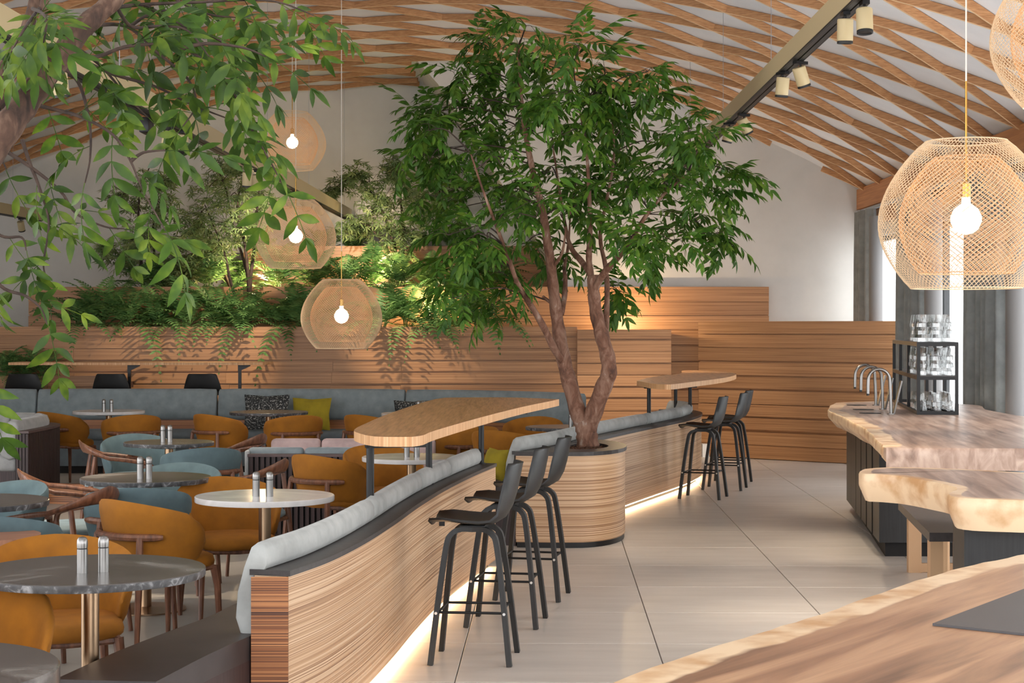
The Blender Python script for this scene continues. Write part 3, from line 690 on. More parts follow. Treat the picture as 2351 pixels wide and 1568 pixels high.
MB().lathe([(.0185,.086),(.019,.10),(.018,.114),(.013,.122),(.004,.125),(0,.125)],20).build('cap', M['steel'], sh); su_ = []
def shakers(px0, px1, D, z, where, dy=.0):
    for k,px in enumerate((px0,px1)):
        o = sh if not su_ else copy_tree(sh); su_.append(1)
        o.location = (xat(px,D), D+dy*k, z); o['label'] = ('left' if k == 0 else 'right')+' steel shaker of the pair on '+where; o['category'] = 'shaker'; o['group'] = 'steel shakers'
def tablepx(px, py, r, top, label, z=.75, **kw):
    D = (CAMH-z)*FPX/(py-HY); return pedestal('round_table', r, top, label, (xat(px,D), D, 0), z, **kw), D
t,D = tablepx(207,1306,.40,'dark','nearest round dark marble table with bronze column'); shakers(189,233,6.02,.75,'the nearest dark table',.03)
t,D = tablepx(608,1137,.35,'white','round white marble table in the foreground beside the curved bench'); shakers(588,619,8.72,.75,'the white table in the foreground')
t,D = tablepx(335,1095,.365,'dark','round brown-grey marble table between blue-grey chairs'); shakers(322,342,9.75,.75,'the brown-grey marble table')
t,D = tablepx(388,1014,.33,'dark','small round dark marble table farther back between walnut armchairs'); shakers(374,390,12.85,.75,'the small dark table farther back')
t,D = tablepx(250,943,.36,'white','round white table by the left end of the banquette'); shakers(238.5,256,17.45,.75,'the white table by the banquette')
t,D = tablepx(617,945,.39,'dark','round grey marble table in front of the speckled cushion')
t,D = tablepx(952,948,.33,'white','round white table behind the high table, by the banquette'); shakers(961,971,17.1,.75,'the white table behind the high table')
t,D = tablepx(945,1048,.325,'white','round white marble table seen under the high table'); shakers(934,957,11.35,.75,'the white table under the high table')
t,D = tablepx(985,1029,.20,'pink','small low pink stone table beside the pink booth', z=.54)
t,D = tablepx(1290,979,.31,'dark','round grey table behind the planter and far partition'); shakers(1311,1325,14.75,.75,'the table behind the tree trunk')
t,D = tablepx(-66,1149,.37,'dark','round dark marble table cut by the left edge'); 
t,D = tablepx(742,1062,.25,'dark','low round table between the grey and pink booths', z=.545); shakers(733,752,13.5,.545,'the low table between the booths')
# ---- scatter cushions on the banquette
def scatter(px, D, z, w, h, m, rz, tilt, label):
    n = 12; rs = []
    for i in range(n+1):
        v = i/n*2-1; row = []
        for sd in (1,-1):
            for j in range(n+1):
                u = (j/n*2-1)*sd; pin = 1-.10*(1-abs(u))*abs(v)-.0
                pin2 = 1-.10*(1-abs(v))*abs(u)
                th = .075*((1-u*u)*(1-v*v))**.45
                row.append((u*w/2*pin2, -sd*th, v*h/2*pin))
        rs.append(row)
    o = MB().rings(rs).build('cushion', m, None, ang=80, fixn=True); o.location = (xat(px,D),D,z+h/2); o.rotation_euler = (math.radians(tilt),0,math.radians(rz))
    return tag(o, label, 'cushion', 'scatter cushions')
scatter(612,19.08,.462,.50,.40,M['speck'],0,-14,'black and white speckled cushion behind the grey table')
scatter(715,19.13,.462,.44,.36,M['olive'],-8,-12,'olive green velvet cushion next to the speckled one')
scatter(948,18.95,.462,.42,.34,M['speck'],0,-12,'speckled cushion half hidden behind the high table')
scatter(1140,13.0,.452,.30,.24,M['olive'],-60,-10,'olive velvet cushion on the bench end of the far partition')
# ================================================================== BAR STOOLS
def rect_tube(pts, a, b, flat):
    rs = []; m = len(pts)
    for i,p in enumerate(pts):
        tg = (pts[min(i+1,m-1)]-pts[max(i-1,0)]).normalized(); u = Vector(flat); u = (u-tg*u.dot(tg)).normalized(); w = tg.cross(u)
        rs.append([p+u*a*x+w*b*y for x,y in ((-1,-1),(1,-1),(1,1),(-1,1))])
    return MB().rings(rs)
def bar_stool(label):
    t = thing('bar_stool', label, 'stool')
    # one-piece shell, faces +Y
    prof = [(.205,.655),(.19,.672),(.12,.677),(.04,.668),(-.04,.662),(-.10,.668),(-.145,.695),(-.175,.745),(-.195,.81),(-.21,.88),(-.222,.94),(-.226,.952)]
    wid = [.15,.17,.19,.198,.202,.205,.205,.198,.185,.168,.150,.138]
    top, bot = [], []
    for (y,z),w in zip(prof,wid):
        row = []
        for j in range(11):
            u = j/10*2-1
            lift = .022*abs(u)**2.5*(1 if z < .72 else 0); fwd = .05*abs(u)**2.2*(min(1,max(0,(z-.66)/.1)))
            row.append(Vector((u*w, y+fwd, z+lift)))
        top.append(row)
    rs = []
    for i,row in enumerate(top):
        tg = Vector((0,prof[min(i+1,11)][0]-prof[max(i-1,0)][0],prof[min(i+1,11)][1]-prof[max(i-1,0)][1])).normalized(); nr = Vector((0,-tg.z,tg.y))*.011
        rs.append(row+[p+nr for p in row[::-1]])
    MB().rings(rs).build('shell', M['blackplastic'], t, ang=60, fixn=True)
    for s in (-1,1):
        for q in (1,-1):
            pts = catmull([(s*.085,0,.634),(s*.09,q*.055,.634),(s*.105,q*.10,.61),(s*.115,q*.122,.55),(s*.15,q*.155,.30),(s*.185,q*.188,0)],4)
            lg = rect_tube(pts, .0225, .012, (1,0,0)).build('leg', M['stool_wood'], t, ang=40)
            MB().tube([(s*.172+s*.006,q*.162,.245),(s*.176+s*.008,q*.162,.245)], .007, 8).build('screw', M['screw'], lg)
        MB().tube([(s*.15,-.165,.245),(s*.15,.165,.245)], .0065, 8).build('foot_bar', M['blackmetal'], t)
    for q in (-1,1): MB().tube([(-.15,q*.15,.25),(.15,q*.15,.25)], .0065, 8).build('foot_bar', M['blackmetal'], t)
    MB().box((-.10,-.06,.634),(.10,.06,.652)).build('seat_mount', M['blackmetal'], t, smooth=False)
    return t
st = bar_stool('x'); used = []
for x,y,rz,lab in ((-.18,8.40,84,'nearest black bar stool at the curved partition'),(-.03,9.42,81,'middle black bar stool of the three at the near partition'),(.12,10.33,79,'black bar stool closest to the tree planter'),
                (1.79,16.3,72,'black bar stool nearest us at the far high table'),(2.1,17.2,74,'second black bar stool at the far high table'),(2.24,17.86,74,'farthest black bar stool, partly hidden behind another')):
    o = st if not used else copy_tree(st); used.append(1); o.location = (x,y,0); o.rotation_euler = (0,0,math.radians(rz)); o['label'] = lab; o['category'] = 'stool'; o['group'] = 'black bar stools'
for px,lab in ((48,'black chair back at the left end behind the banquette'),(250,'black chair back beside the table bracket behind the banquette'),(461,'rightmost black chair back behind the banquette')):
    o = copy_tree(st); o.location = (xat(px,19.95),20.16,.24 if False else .24); o.rotation_euler = (0,0,0); o.scale = (1.1,.7,.86); o['label'] = lab; o['category'] = 'stool'; o['group'] = 'stools at the long wall table'
# ================================================================== PENDANTS AND TRACK LIGHTS
def shade_r(t, top, mid, bot, tm):
    if t < tm: s = t/tm; return top+(mid-top)*math.sin(s*math.pi/2)**.85
    s = (t-tm)/(1-tm); return bot+(mid-bot)*math.cos(s*math.pi/2)**.9
def weave(top, mid, bot, h, tm, n, twist, rad, seg=22):
    mb = MB()
    for sg in (-1,1):
        for k in range(n):
            pts = []
            for i in range(seg+1):
                t_ = i/seg; a = k*2*math.pi/n+sg*twist*t_; r = shade_r(t_, top, mid, bot, tm)+sg*.001
                pts.append((r*math.cos(a), r*math.sin(a), -h*t_))
            mb.tube(pts, rad, 3, cap=False)
    for r,z in ((top,0),(bot,-h)):
        mb.tube([(r*math.cos(a*math.pi/20), r*math.sin(a*math.pi/20), z) for a in range(41)], rad*2.2, 5, cap=False)
    return mb
me_out = weave(.186,.40,.252,.68,.56,84,2.3,.0014).mesh('outer_shade', M['weave'], ang=None)
me_in = weave(.145,.305,.215,.535,.56,60,2.3,.0013).mesh('inner_shade', M['weave_in'], ang=None)
me_bulb = MB().lathe([(0,-.072),(.03,-.065),(.055,-.046),(.07,-.012),(.07,.012),(.055,.046),(.032,.064),(.02,.072),(.019,.10)], 20).mesh('bulb', M['bulb'])
me_sock = MB().lathe([(.021,.10),(.021,.165),(.008,.172),(.005,.18)], 16).mesh('socket', M['brassbright'])
def pendant(px, pytop, D, label, s=1.0, watts=3):
    p = W(px,pytop,D); t = thing('pendant_lamp', label, 'lamp', p, rnd.random()*6, 'woven pendant lamps'); t.scale = (s,s,s)
    link('outer_shade', me_out, t); link('inner_shade', me_in, t, (0,0,-.075))
    b = link('bulb', me_bulb, t, (0,0,-.36)); link('socket', me_sock, b)
    u = AR*math.asin((p.x-AX0)/AR); zc = vault(u,D,.072).z
    MB().tube([(0,0,-.18),(0,0,.28)], .005, 8).build('rod', M['brassbright'], t); MB().tube([(0,0,.28),(0,0,(zc-p.z)/s)], .0042, 6).build('cord', M['cord'], t)
    MB().lathe([(.145,-.078),(.008,-.08),(.008,-.074),(.145,-.072)],24).bar((-.186,0,0),(.186,0,0),.006,.004).bar((0,-.186,0),(0,.186,0),.006,.004)
    MB().bar((-.186,0,0),(.186,0,0),.004,.003).bar((-.145,0,-.075),(.145,0,-.075),.004,.003).build('spreader', M['weave'], t)
    l = bpy.data.lights.new('bulb_light','POINT'); l.energy = watts; l.color = (1,.74,.46); l.shadow_soft_size = .08
    link('bulb_light', l, t, (0,0,-.37)); return t
pendant(671,258,19.3,'highest woven pendant of the three at the left, behind the leaves', .93)
pendant(679,459,17.4,'middle woven pendant of the three at the left')
pendant(784,642,17.2,'lowest woven pendant of the three, in front of the ferns')
pendant(2218,325,8.08,'large woven pendant hanging over the live-edge bar at the right')
pendant(2478,-95,8.05,'woven pendant cut off by the top right corner')
def spot_head(root, x, y, z, tilt, rz, on, name='spotlight'):
    """a track head: bracket, can, rim, lens"""
    h = link(name, None, root, (x,y,z), (0,0,rz))
    return h
def track_beam(label, a, b, w, h, heads, wires):
    a = Vector(a); b = Vector(b); d = (b-a); Ln = Vector((d.x,d.y,0)).length; ang = math.atan2(d.y,d.x)-math.pi/2
    t = thing('track_beam', label, 'light track', a, ang)
    MB().box((-w/2,0,.012),(w/2,Ln,h)).build('beam', M['gold'], t, smooth=False)
    MB().box((-w*.4,.02,0),(-w*.06,Ln-.02,.012)).box((w*.06,.02,0),(w*.4,Ln-.02,.012)).box((-w*.5,0,.0),(-w*.42,Ln,.012)).box((w*.42,0,.0),(w*.5,Ln,.012)).build('track', M['lensdark'], t, smooth=False)
    for y in wires:
        x0 = a.x+d.x*y/Ln; u = AR*math.asin((x0-AX0)/AR)
        MB().tube([(0,y,h),(0,y,vault(u,a.y,.072).z-a.z)], .0022, 5).build('wire', M['rail'], t)
    for y,sx,tilt,rz,on,watt in heads:
        hd = link('spotlight', None, t, (sx*w*.25,y,-.01), (0,0,rz))
        MB().box((-.02,-.05,-.012),(.02,.05,.008)).tube([(0,0,-.01),(0,0,-.07)],.008,8).build('bracket', M['blackmetal'], hd)
        e = Euler((tilt,0,0)); R_ = e.to_matrix()
        q = lambda m_: m_
        def can(prof, nm, mt, n=20):
            mb = MB().lathe(prof, n); mb.v = [tuple(R_@Vector(v)+Vector((0,0,-.075))) for v in mb.v]; return mb.build(nm, mt, hd)
        can([(.0,.045),(.042,.045),(.046,.04),(.046,-.075),(.044,-.08)],'can',M['gold']); can([(.0455,-.08),(.0455,-.095),(.038,-.097),(.036,-.09)],'rim',M['lensdark'])
        can([(.0,-.086),(.036,-.0875)],'lens',M['lens'] if on else M['lensdark'])
        if watt:
            l = bpy.data.lights.new('spot_beam','SPOT'); l.energy = watt; l.color = (1,.84,.64); l.spot_size = math.radians(48); l.spot_blend = .7; l.shadow_soft_size = .03
            link('spot_beam', l, hd, R_@Vector((0,0,-.105))+Vector((0,0,-.075)), (tilt,0,0))
    return t
def yR(px): return 1.92*FPX/(px-CX)
R_ = math.radians
track_beam('champagne light track running back over the aisle at the right', (1.92,5.0,3.4),(1.95,22.2,3.4), .09,.145,
   [(yR(1972)-5.0,1,.15,R_(180),True,110),(yR(1946)-5.0,-1,.1,0,True,90),(yR(1826)-5.0,1,.38,R_(-60),True,110),(yR(1800)-5.0,-1,.15,R_(30),False,110),(yR(1697)-5.0,1,.5,R_(-70),False,110),(yR(1676)-5.0,-1,.3,R_(60),False,0),
    (yR(1610)-5.0,-1,.8,R_(0),True,170),(yR(1590)-5.0,1,.62,R_(15),True,170)], [2,5,8,11,14,16.5])
def yL(px): return -2.55*FPX/(px-CX)
track_beam('champagne light track slanting behind the leaves at the left', (-2.68,7.5,3.1),(-2.30,24.5,3.1), .09,.15,
   [(yL(128)-7.5,-1,.1,R_(20),True,120),(yL(158)-7.5,1,.2,R_(-20),False,120),(yL(395)-7.5,-1,.35,R_(40),True,120),(yL(412)-7.5,1,.3,R_(180),False,120),(19.4-7.5,-1,.95,R_(38),False,260),(20.0-7.5,1,.95,R_(-30),False,260),(yL(556)-7.5,-1,.2,R_(20),True,0),(yL(566)-7.5,1,.2,R_(0),False,60),
    (20.6-7.5,-1,1.42,R_(28),True,260),(21.2-7.5,1,1.42,R_(-12),True,260)], [1,4,7,10,13,16.5])
track_beam('short end of a light track at the far left edge', (-6.9,18.0,3.05),(-6.52,24.0,3.05), .09,.15, [(5.3,0,.5,0,True,60)], [1,5])
o = MB().rbox((-.035,-.1,-.11),(.035,.1,0),.01,2).build('sensor_box', M['blackmetal']); o.location = (-2.63,yL(362),3.099); tag(o, 'small black sensor box under the left light track', 'sensor')
# ================================================================== PLANTS
def leaflet_pts(length, width, serr=False, droop=.15, fold=.25):
    """list of rows (centre, left, right) in local space: y along, x across, z up"""
    ts_ = (0,.12,.3,.48,.68,.86,1.0); ws = (0.04,.5,.92,1.0,.74,.36,0)
    rows = []
    for t_,w in zip(ts_,ws):
        z = -droop*length*t_*t_; hw = width*w/2
        rows.append(((0,length*t_,z),(-hw,length*(t_+.02*w),z+hw*fold),(hw,length*(t_+.02*w),z+hw*fold)))
    return rows
def add_leaflet(mb, Mx, length, width, **k):
    rows = leaflet_pts(length,width,**k); vs = []; fs = []
    for r in rows[:-1]: vs += [Mx@Vector(p) for p in (r[1],r[0],r[2])]
    vs.append(Mx@Vector(rows[-1][0])); n = len(rows)-1
    for i in range(n-1):
        a = i*3; fs += [(a,a+1,a+4,a+3),(a+1,a+2,a+5,a+4)]
    a = (n-1)*3; fs += [(a,a+1,n*3),(a+1,a+2,n*3)]
    mb.add(vs, fs)
def compound(npair, length, ll, lw, seed, droop=.35):
    r = random.Random(seed); mb = MB(); pts = []
    for i in range(8):
        t_ = i/7; pts.append(Vector((math.sin(t_*2+seed)*.012*length, length*t_, -droop*length*t_*t_)))
    mb.tube(pts, [.0016]*7+[.0008], 3, cap=False)
    def at(t_): 
        k = min(6,int(t_*7)); f = t_*7-k; return pts[k].lerp(pts[k+1],f), (pts[k+1]-pts[k]).normalized()
    for i in range(npair):
        t_ = .18+.80*i/(npair-1); p,tg = at(min(.999,t_))
        for s in (-1,1):
            sc = (.75+.35*math.sin(math.pi*min(1,t_*1.05)))*r.uniform(.85,1.12); az = s*R_(r.uniform(48,68))*(1.1-.45*t_)
            m_ = Matrix.Translation(p)@Euler((math.atan2(tg.z,Vector((tg.x,tg.y)).length)+r.uniform(-.25,.1), r.uniform(-.35,.35), -az)).to_matrix().to_4x4()
            add_leaflet(mb, m_, ll*sc, lw*sc, droop=r.uniform(.05,.3), fold=r.uniform(.1,.4))
    p,tg = at(.999); add_leaflet(mb, Matrix.Translation(p)@Euler((math.atan2(tg.z,tg.y),0,r.uniform(-.3,.3))).to_matrix().to_4x4(), ll*.95, lw*.9)
    return mb
def frame_from(d, up=Vector((0,0,1)), roll=0.0):
    y = d.normalized(); x = y.cross(up)
    x = x.normalized() if x.length > 1e-3 else Vector((1,0,0)); z = x.cross(y)
    m_ = Matrix((x,y,z)).transposed(); return (m_@Euler((0,roll,0)).to_matrix()).to_4x4()
def place_leaves(root, variants, mats4, matl, nparts, name='leaf'):
    """nearest leaves become parts sharing mesh data, the rest one stuff part"""
    meshes = [v.mesh(name, matl, ang=None) for v in variants]
    order = sorted(range(len(mats4)), key=lambda i: mats4[i][0].translation.y)
    inv = Matrix.Translation(root.location).inverted()
    for i in order[:nparts]:
        m_,k = mats4[i]; o = link(name, meshes[k], root); o.matrix_local = inv@m_
    rest = order[nparts:]
    if rest:
        V, F = [], []; off = 0
        arr = [np.array(v.v) for v in variants]
        for i in rest:
            m_,k = mats4[i]; A = np.array(inv@m_); P = arr[k]@A[:3,:3].T+A[:3,3]
            V += P.tolist(); F += [tuple(q+off for q in f) for f in variants[k].f]; off += len(P)
        me = bpy.data.meshes.new('foliage'); me.from_pydata(V,[],F); me.materials.append(matl)
        me.polygons.foreach_set('use_smooth',[True]*len(F)); o = link('foliage', me, root); o['kind'] = 'stuff'
# ---------- the big tree
TD = 13.42
t = thing('tree','big multi-stemmed tree with glossy leaflets rising from the round planter','tree',(.58,TD,.672))
inv = Matrix.Translation(t.location).inverted()
def limb(pts, r0, r1, name='branch', mt='trunk', D0=TD, n=10, kk=4):
    P = catmull([W(x,y,D0+d) for x,y,d in pts], kk); m = len(P)
    rr = [max(.002,(r0+(r1-r0)*i/(m-1))*(1+.06*math.sin(i*1.7))) for i in range(m)]
    o = MB().tube(P, rr, n).build(name, M[mt], t, ang=80); o.matrix_parent_inverse = inv; return P, rr
SK = []
def L_(*a, **k): P,rr = limb(*a, **k); SK.extend(zip(P,rr)); return P
L_([(1350,1026,0),(1348,1005,0),(1345,985,0),(1338,965,.0)], .088,.075, 'trunk', n=14)
L_([(1345,985,0),(1330,955,0),(1308,880,.03),(1293,820,.05),(1283,760,.05),(1275,700,.02),(1268,640,0),(1264,600,-.05),(1255,545,-.1),(1245,480,-.1),(1225,400,-.1),(1205,300,-.05),(1195,200,0),(1190,110,0)], .070,.010,'trunk', n=12)
L_([(1348,988,0),(1360,955,-.03),(1385,890,-.06),(1398,855,-.08),(1394,815,-.08),(1380,765,-.05),(1368,715,0),(1363,670,0),(1361,632,0)], .072,.044,'trunk', n=12)
L_([(1361,660,0),(1355,625,.0),(1352,590,-.05),(1355,520,-.1),(1352,430,-.15),(1345,330,-.2),(1330,250,-.2)], .032,.007)
L_([(1363,668,0),(1385,630,-.1),(1415,595,-.2),(1445,560,-.3),(1480,500,-.35),(1530,440,-.4),(1580,400,-.45)], .032,.007)
L_([(1355,625,.0),(1335,600,.1),(1312,570,.15),(1300,530,.2),(1285,440,.3),(1270,340,.3)], .028,.006)
L_([(1390,800,-.05),(1392,740,.1),(1394,660,.2),(1390,610,.25),(1378,540,.3),(1395,450,.35),(1410,350,.3),(1400,230,.3)], .028,.006)
L_([(1300,838,.05),(1275,805,-.05),(1245,745,-.15),(1215,695,-.25),(1190,655,-.35),(1170,600,-.45),(1140,520,-.5),(1110,440,-.55),(1080,350,-.5)], .032,.006)
L_([(1288,720,.03),(1296,680,.15),(1298,640,.2),(1296,615,.25),(1305,560,.35),(1310,480,.45)], .026,.006)
L_([(1264,618,0),(1280,600,-.1),(1292,575,-.15),(1300,520,-.2)], .017,.006)
L_([(1278,705,0),(1258,690,.1),(1246,680,.12)], .016,.010)
L_([(1362,660,0),(1366,640,-.02),(1366,632,-.02)], .034,.032)
L_([(1398,852,-.08),(1403,860,-.14),(1405,868,-.17)], .011,.009)
clusters = [(1205,60,40),(1165,115,60),(1240,150,70),(1095,110,48),(1330,110,50),(1390,160,55),(1130,200,75),(1050,190,52),(1300,215,80),(1487,165,38),(1420,225,60),(1505,240,45),(1010,250,60),(1060,300,75),(962,268,35),(1180,290,95),(1350,300,85),(1450,310,65),(1580,300,55),(985,370,60),(1080,385,85),(1250,400,95),(1400,390,85),(1500,395,65),(1635,335,42),(1685,400,35),(948,362,32),(1000,450,62),(1110,475,85),(1230,500,95),(1350,470,75),(1480,470,70),(1560,430,65),(1640,440,50),(1600,510,55),(1030,540,60),(1120,555,75),(1205,560,75),(1650,535,30),(1550,555,45),(1480,560,50),(1060,615,60),(1145,625,60),(1500,600,32),(1425,670,18),(1040,685,36),(1130,700,28),(1420,540,45),(1310,600,40),(1290,310,80),(1150,380,80),(1310,400,80),(1180,450,80),(1290,500,70),(1440,430,60),(1100,250,60),(1230,230,70),(1360,220,55),(985,300,40),(1545,340,45),(1080,560,60),(1040,480,60)]
rr_ = random.Random(21); LM = []; twigs = MB(); skp = [p for p,r in SK if r < .03]
for (cx_,cy_,cr) in clusters:
    prof = max(0,1-((cx_-1300)/430)**2)**.5
    d0 = rr_.uniform(-.95,.95)*prof; C = W(cx_,cy_,TD+d0); R0 = cr/FPX*TD
    near = min(skp, key=lambda p:(p-C).length+max(0,p.z-C.z)*1.5)
    mid_ = near.lerp(C,.5)+Vector((rr_.uniform(-.08,.08),rr_.uniform(-.08,.08),.08)); br = catmull([near,mid_,C],5)
    twigs.tube(br, [.007-.004*i/(len(br)-1) for i in range(len(br))], 5, cap=False)
    for k in range(5 if cr > 40 else 4):
        th = rr_.uniform(0,6.283); ph = rr_.uniform(-.7,.95); v = Vector((math.cos(th)*math.cos(ph), math.sin(th)*math.cos(ph), math.sin(ph)))
        E = C+v*R0*rr_.uniform(.55,1.0); E.z = min(E.z, W(0,15,E.y).z); S = br[rr_.randint(5,len(br)-1)] if k%2 else C
        tw = catmull([S,S.lerp(E,.5)+Vector((0,0,.03)),E],4); twigs.tube(tw, [.003-.0018*i/(len(tw)-1) for i in range(len(tw))], 4, cap=False)
        for q in range(3):
            i = min(len(tw)-1, 4+q*2); p = tw[i]; d = (tw[i]-tw[i-1]).normalized()
            d = (d*.8+Vector((rr_.uniform(-1,1),rr_.uniform(-1,1),rr_.uniform(-.5,.75)))).normalized()
            LM.append((Matrix.Translation(p)@frame_from(d, roll=rr_.uniform(-.5,.5))@Matrix.Scale(rr_.uniform(.75,1.15),4), rr_.randint(0,4)))
o = twigs.build('twigs', M['trunk_dark'], t, ang=None); o.matrix_parent_inverse = inv; o['kind'] = 'stuff'
vt = [compound(4+(s%2),.23,.112,.034,s) for s in range(5)]
place_leaves(t, vt, LM, M['leaf'], 300)
# ---------- foreground tree at the left
ND = 5.0
t = thing('tree','foreground tree hanging its leafy branches into the upper left corner','tree',(xat(-330,4.75),4.75,.7))
inv = Matrix.Translation(t.location).inverted(); SK = []
limb_ = lambda pts,r0,r1,**k: limb(pts,r0,r1,D0=ND,mt='trunk_near',kk=6,**k)
limb_([(-400,1460,-.35),(-330,1000,-.4),(-150,560,-.4),(0,318,-.4),(60,235,-.38),(120,155,-.35),(185,70,-.3),(260,0,-.25),(330,-80,-.2)], .05,.022, name='trunk', n=12)
limb_([(-150,560,-.3),(-20,210,.2),(45,110,.25),(75,20,.3),(90,-60,.3)], .03,.014)
limb_([(0,245,.2),(50,185,.2),(90,90,.2),(105,-20,.2)], .02,.012)
paths = [ [(150,120,-.3),(220,130,-.15),(300,105,-.15),(420,110,-.1),(520,190,-.05),(580,300,0),(620,370,.02),(650,425,.02)],
 [(240,20,-.2),(330,10,.1),(450,5,.1),(560,0,.1),(640,5,.1),(720,35,.1)],
 [(60,235,-.3),(120,250,-.1),(190,270,-.15),(260,310,-.15),(300,370,-.15),(330,440,-.15),(380,530,-.15)],
 [(130,145,-.3),(180,190,-.1),(205,280,-.1),(207,360,-.1),(195,420,-.1)],
 [(20,350,.1),(80,390,.1),(140,440,.1),(175,490,.1),(240,520,.1),(285,525,.1)],
 [(50,320,.1),(70,380,.1),(90,430,.1),(112,510,.1),(100,600,.1),(104,630,.1)],
 [(-60,560,-.1),(0,655,0),(60,680,0),(95,710,0),(108,745,0)],
 [(-80,480,.0),(0,540,0),(50,545,0),(60,575,0)],
 [(-160,700,-.1),(-90,790,-.1),(-50,840,-.1),(-40,870,-.1)],
 [(200,60,-.2),(290,60,.1),(360,120,.1),(430,180,.1),(450,240,.1),(420,290,.1)],
 [(150,120,-.3),(260,170,.15),(360,200,.15),(440,240,.15),(530,275,.1)],
 [(160,100,-.2),(230,150,.2),(290,220,.25),(340,270,.25)],
 [(260,0,-.2),(300,60,.0),(370,60,-.1),(430,70,-.1),(480,130,-.1)],
 [(90,20,.2),(60,60,-.5),(25,120,-.5)],
 [(75,20,.2),(105,40,-.55),(100,100,-.55)],
 [(0,245,.2),(-10,320,.1),(15,390,.1)],
 [(330,10,.1),(420,60,.2),(500,90,.2),(570,150,.2)],
 [(260,0,-.2),(350,-20,.2),(470,30,.2),(540,40,.2)],
 [(300,60,.1),(350,30,.2),(420,20,.25)],
 [(420,110,-.1),(480,100,-.1),(560,110,-.1),(610,130,-.1)],
 [(300,370,-.15),(330,350,-.15),(380,345,-.15)]]
rr_ = random.Random(4); LM = []; twigs = MB()
for pa in paths:
    P = catmull([W(x,y,ND+d) for x,y,d in pa],6); m = len(P)
    twigs_o = MB().tube(P,[.0065-.0045*i/(m-1) for i in range(m)],5,cap=False).build('branch', M['trunk_dark'], t, ang=None); twigs_o.matrix_parent_inverse = inv
    acc = 0; sgn = 1; gap_ = .082 if pa[-1][1] < 300 else .105
    for i in range(3,m):
        acc += (P[i]-P[i-1]).length
        if acc > gap_ or i == m-1:
            acc = 0; sgn = -sgn; d = (P[i]-P[i-1]).normalized(); side = d.cross(Vector((0,1,0))).normalized()*sgn
            if i == m-1: dd = d
            else: dd = (d*rr_.uniform(.4,1.0)+side*rr_.uniform(.3,1.0)+Vector((0,rr_.uniform(-.6,.3),rr_.uniform(-.8,.3)))).normalized()
            upv = Vector((rr_.uniform(-.3,.3),-1,.7))
            LM.append((Matrix.Translation(P[i])@frame_from(dd, up=upv, roll=rr_.uniform(-.5,.5))@Matrix.Scale(rr_.uniform(.7,1.05),4), rr_.randint(0,4)))
vt = [compound(3+(s%2),.17,.098,.030,s+10,droop=.3) for s in range(5)]
place_leaves(t, vt, LM, M['leaf_near'], 300)
# its round planter, cut by the lower left corner
t = thing('tree_planter','round veneer planter with dark top at the lower left corner','planter',(xat(-262,4.28),4.32,0))
MB().lathe([(.36,.03),(.36,.70)],48).build('veneer_body', M['zebra'], t); MB().lathe([(.0,.70),(.405,.70),(.405,.745),(.40,.75),(0,.75)],56).build('rim', M['marble_dark'], t); MB().lathe([(.33,0),(.33,.03)],40).build('plinth', M['blackmetal'], t)
# ---------- ferns
def frond(seed, n=17, hang=0.0):
    r = random.Random(seed); mb = MB(); pts = []; Ln = 1.0; arch = r.uniform(.6,1.0)+hang
    for i in range(n+1):
        t_ = i/n; pts.append(Vector((math.sin(t_*1.5+seed)*.04, Ln*(t_-.12*t_**3), .80*t_-arch*t_*t_)))
    mb.tube(pts, [.006*(1-.8*i/n) for i in range(n+1)], 3, cap=False)
    for i in range(3,n+1):
        t_ = i/n; p = pts[i]; tg = (pts[i]-pts[i-1]).normalized(); side = tg.cross(Vector((0,0,1))).normalized(); upn = side.cross(tg)
        ln = .20*math.sin(math.pi*min(1,.14+t_*.9))**.8+.015
        for s in (-1,1):
            d = (side*s*.92+tg*.42-upn*.12*r.uniform(.4,1.6)).normalized(); a = p; b = p+d*ln; w = tg*.026
            mid_ = p+d*ln*.45+upn*.012
            mb.add([a-w*.35,mid_-w*.9,b-upn*.02*ln,mid_+w*.9,a+w*.35],[(0,1,3,4),(1,2,3)])
    return mb.mesh('frond', M['fern'], ang=None)
FR = [frond(s) for s in range(5)]; FRH = [frond(s+20, hang=h_) for s,h_ in enumerate((.15,.3,.5))]
ORD = ['first','second','third','fourth','fifth','sixth','seventh','eighth','ninth','tenth','eleventh','twelfth','thirteenth','fourteenth','fifteenth','sixteenth']
def fern(px, D, z, size, k, label, group, lean=0.0):
    r = random.Random(px*3+int(D*10)+k); t = thing('fern', label, 'fern', (xat(px,D),D,z), 0, group)
    n = 19
    for i in range(n):
        az = i/n*6.283+r.uniform(-.3,.3); el = r.uniform(-.25,.85) if i%3 else r.uniform(.55,1.05)
        hang_ = lean and math.cos(az-math.pi) > .55 and r.random() < .5
        if hang_: el = r.uniform(-.08,.12)
        elif lean and math.cos(az-math.pi) > .3: el = max(el,.3)
        o = link('frond', FRH[r.randint(0,2)] if hang_ else FR[r.randint(0,4)], t); sc = size*r.uniform(.7,1.15)
        o.matrix_local = Euler((0,0,az)).to_matrix().to_4x4()@Euler((el,0,0)).to_matrix().to_4x4()@Matrix.Translation((0,.02,0))@Matrix.Scale(sc,4)
    return t
low = [175,235,295,360,425,500,560,640,690,735,880,935,990,1050,1105]
for i,px in enumerate(low): fern(px,21.56+.1*(i%2),1.56,.66+.14*((i*7)%3)/2,i,ORD[i]+' fern from the left in the lower planter','ferns in the lower planter',.35)
mid = [330,420,480,545,640,720,790,850,915,985,1060,1130]
for i,px in enumerate(mid): fern(px,22.62+.5*(i%2),2.07,.62+.14*((i*5)%3)/2,i,ORD[i]+' fern from the left in the middle planter','ferns in the middle planter',.2)
for i,px in enumerate([735,810,960,1045]): fern(px,24.55,2.6,.55,i,ORD[i]+' fern from the left in the top planter','ferns in the top planter')
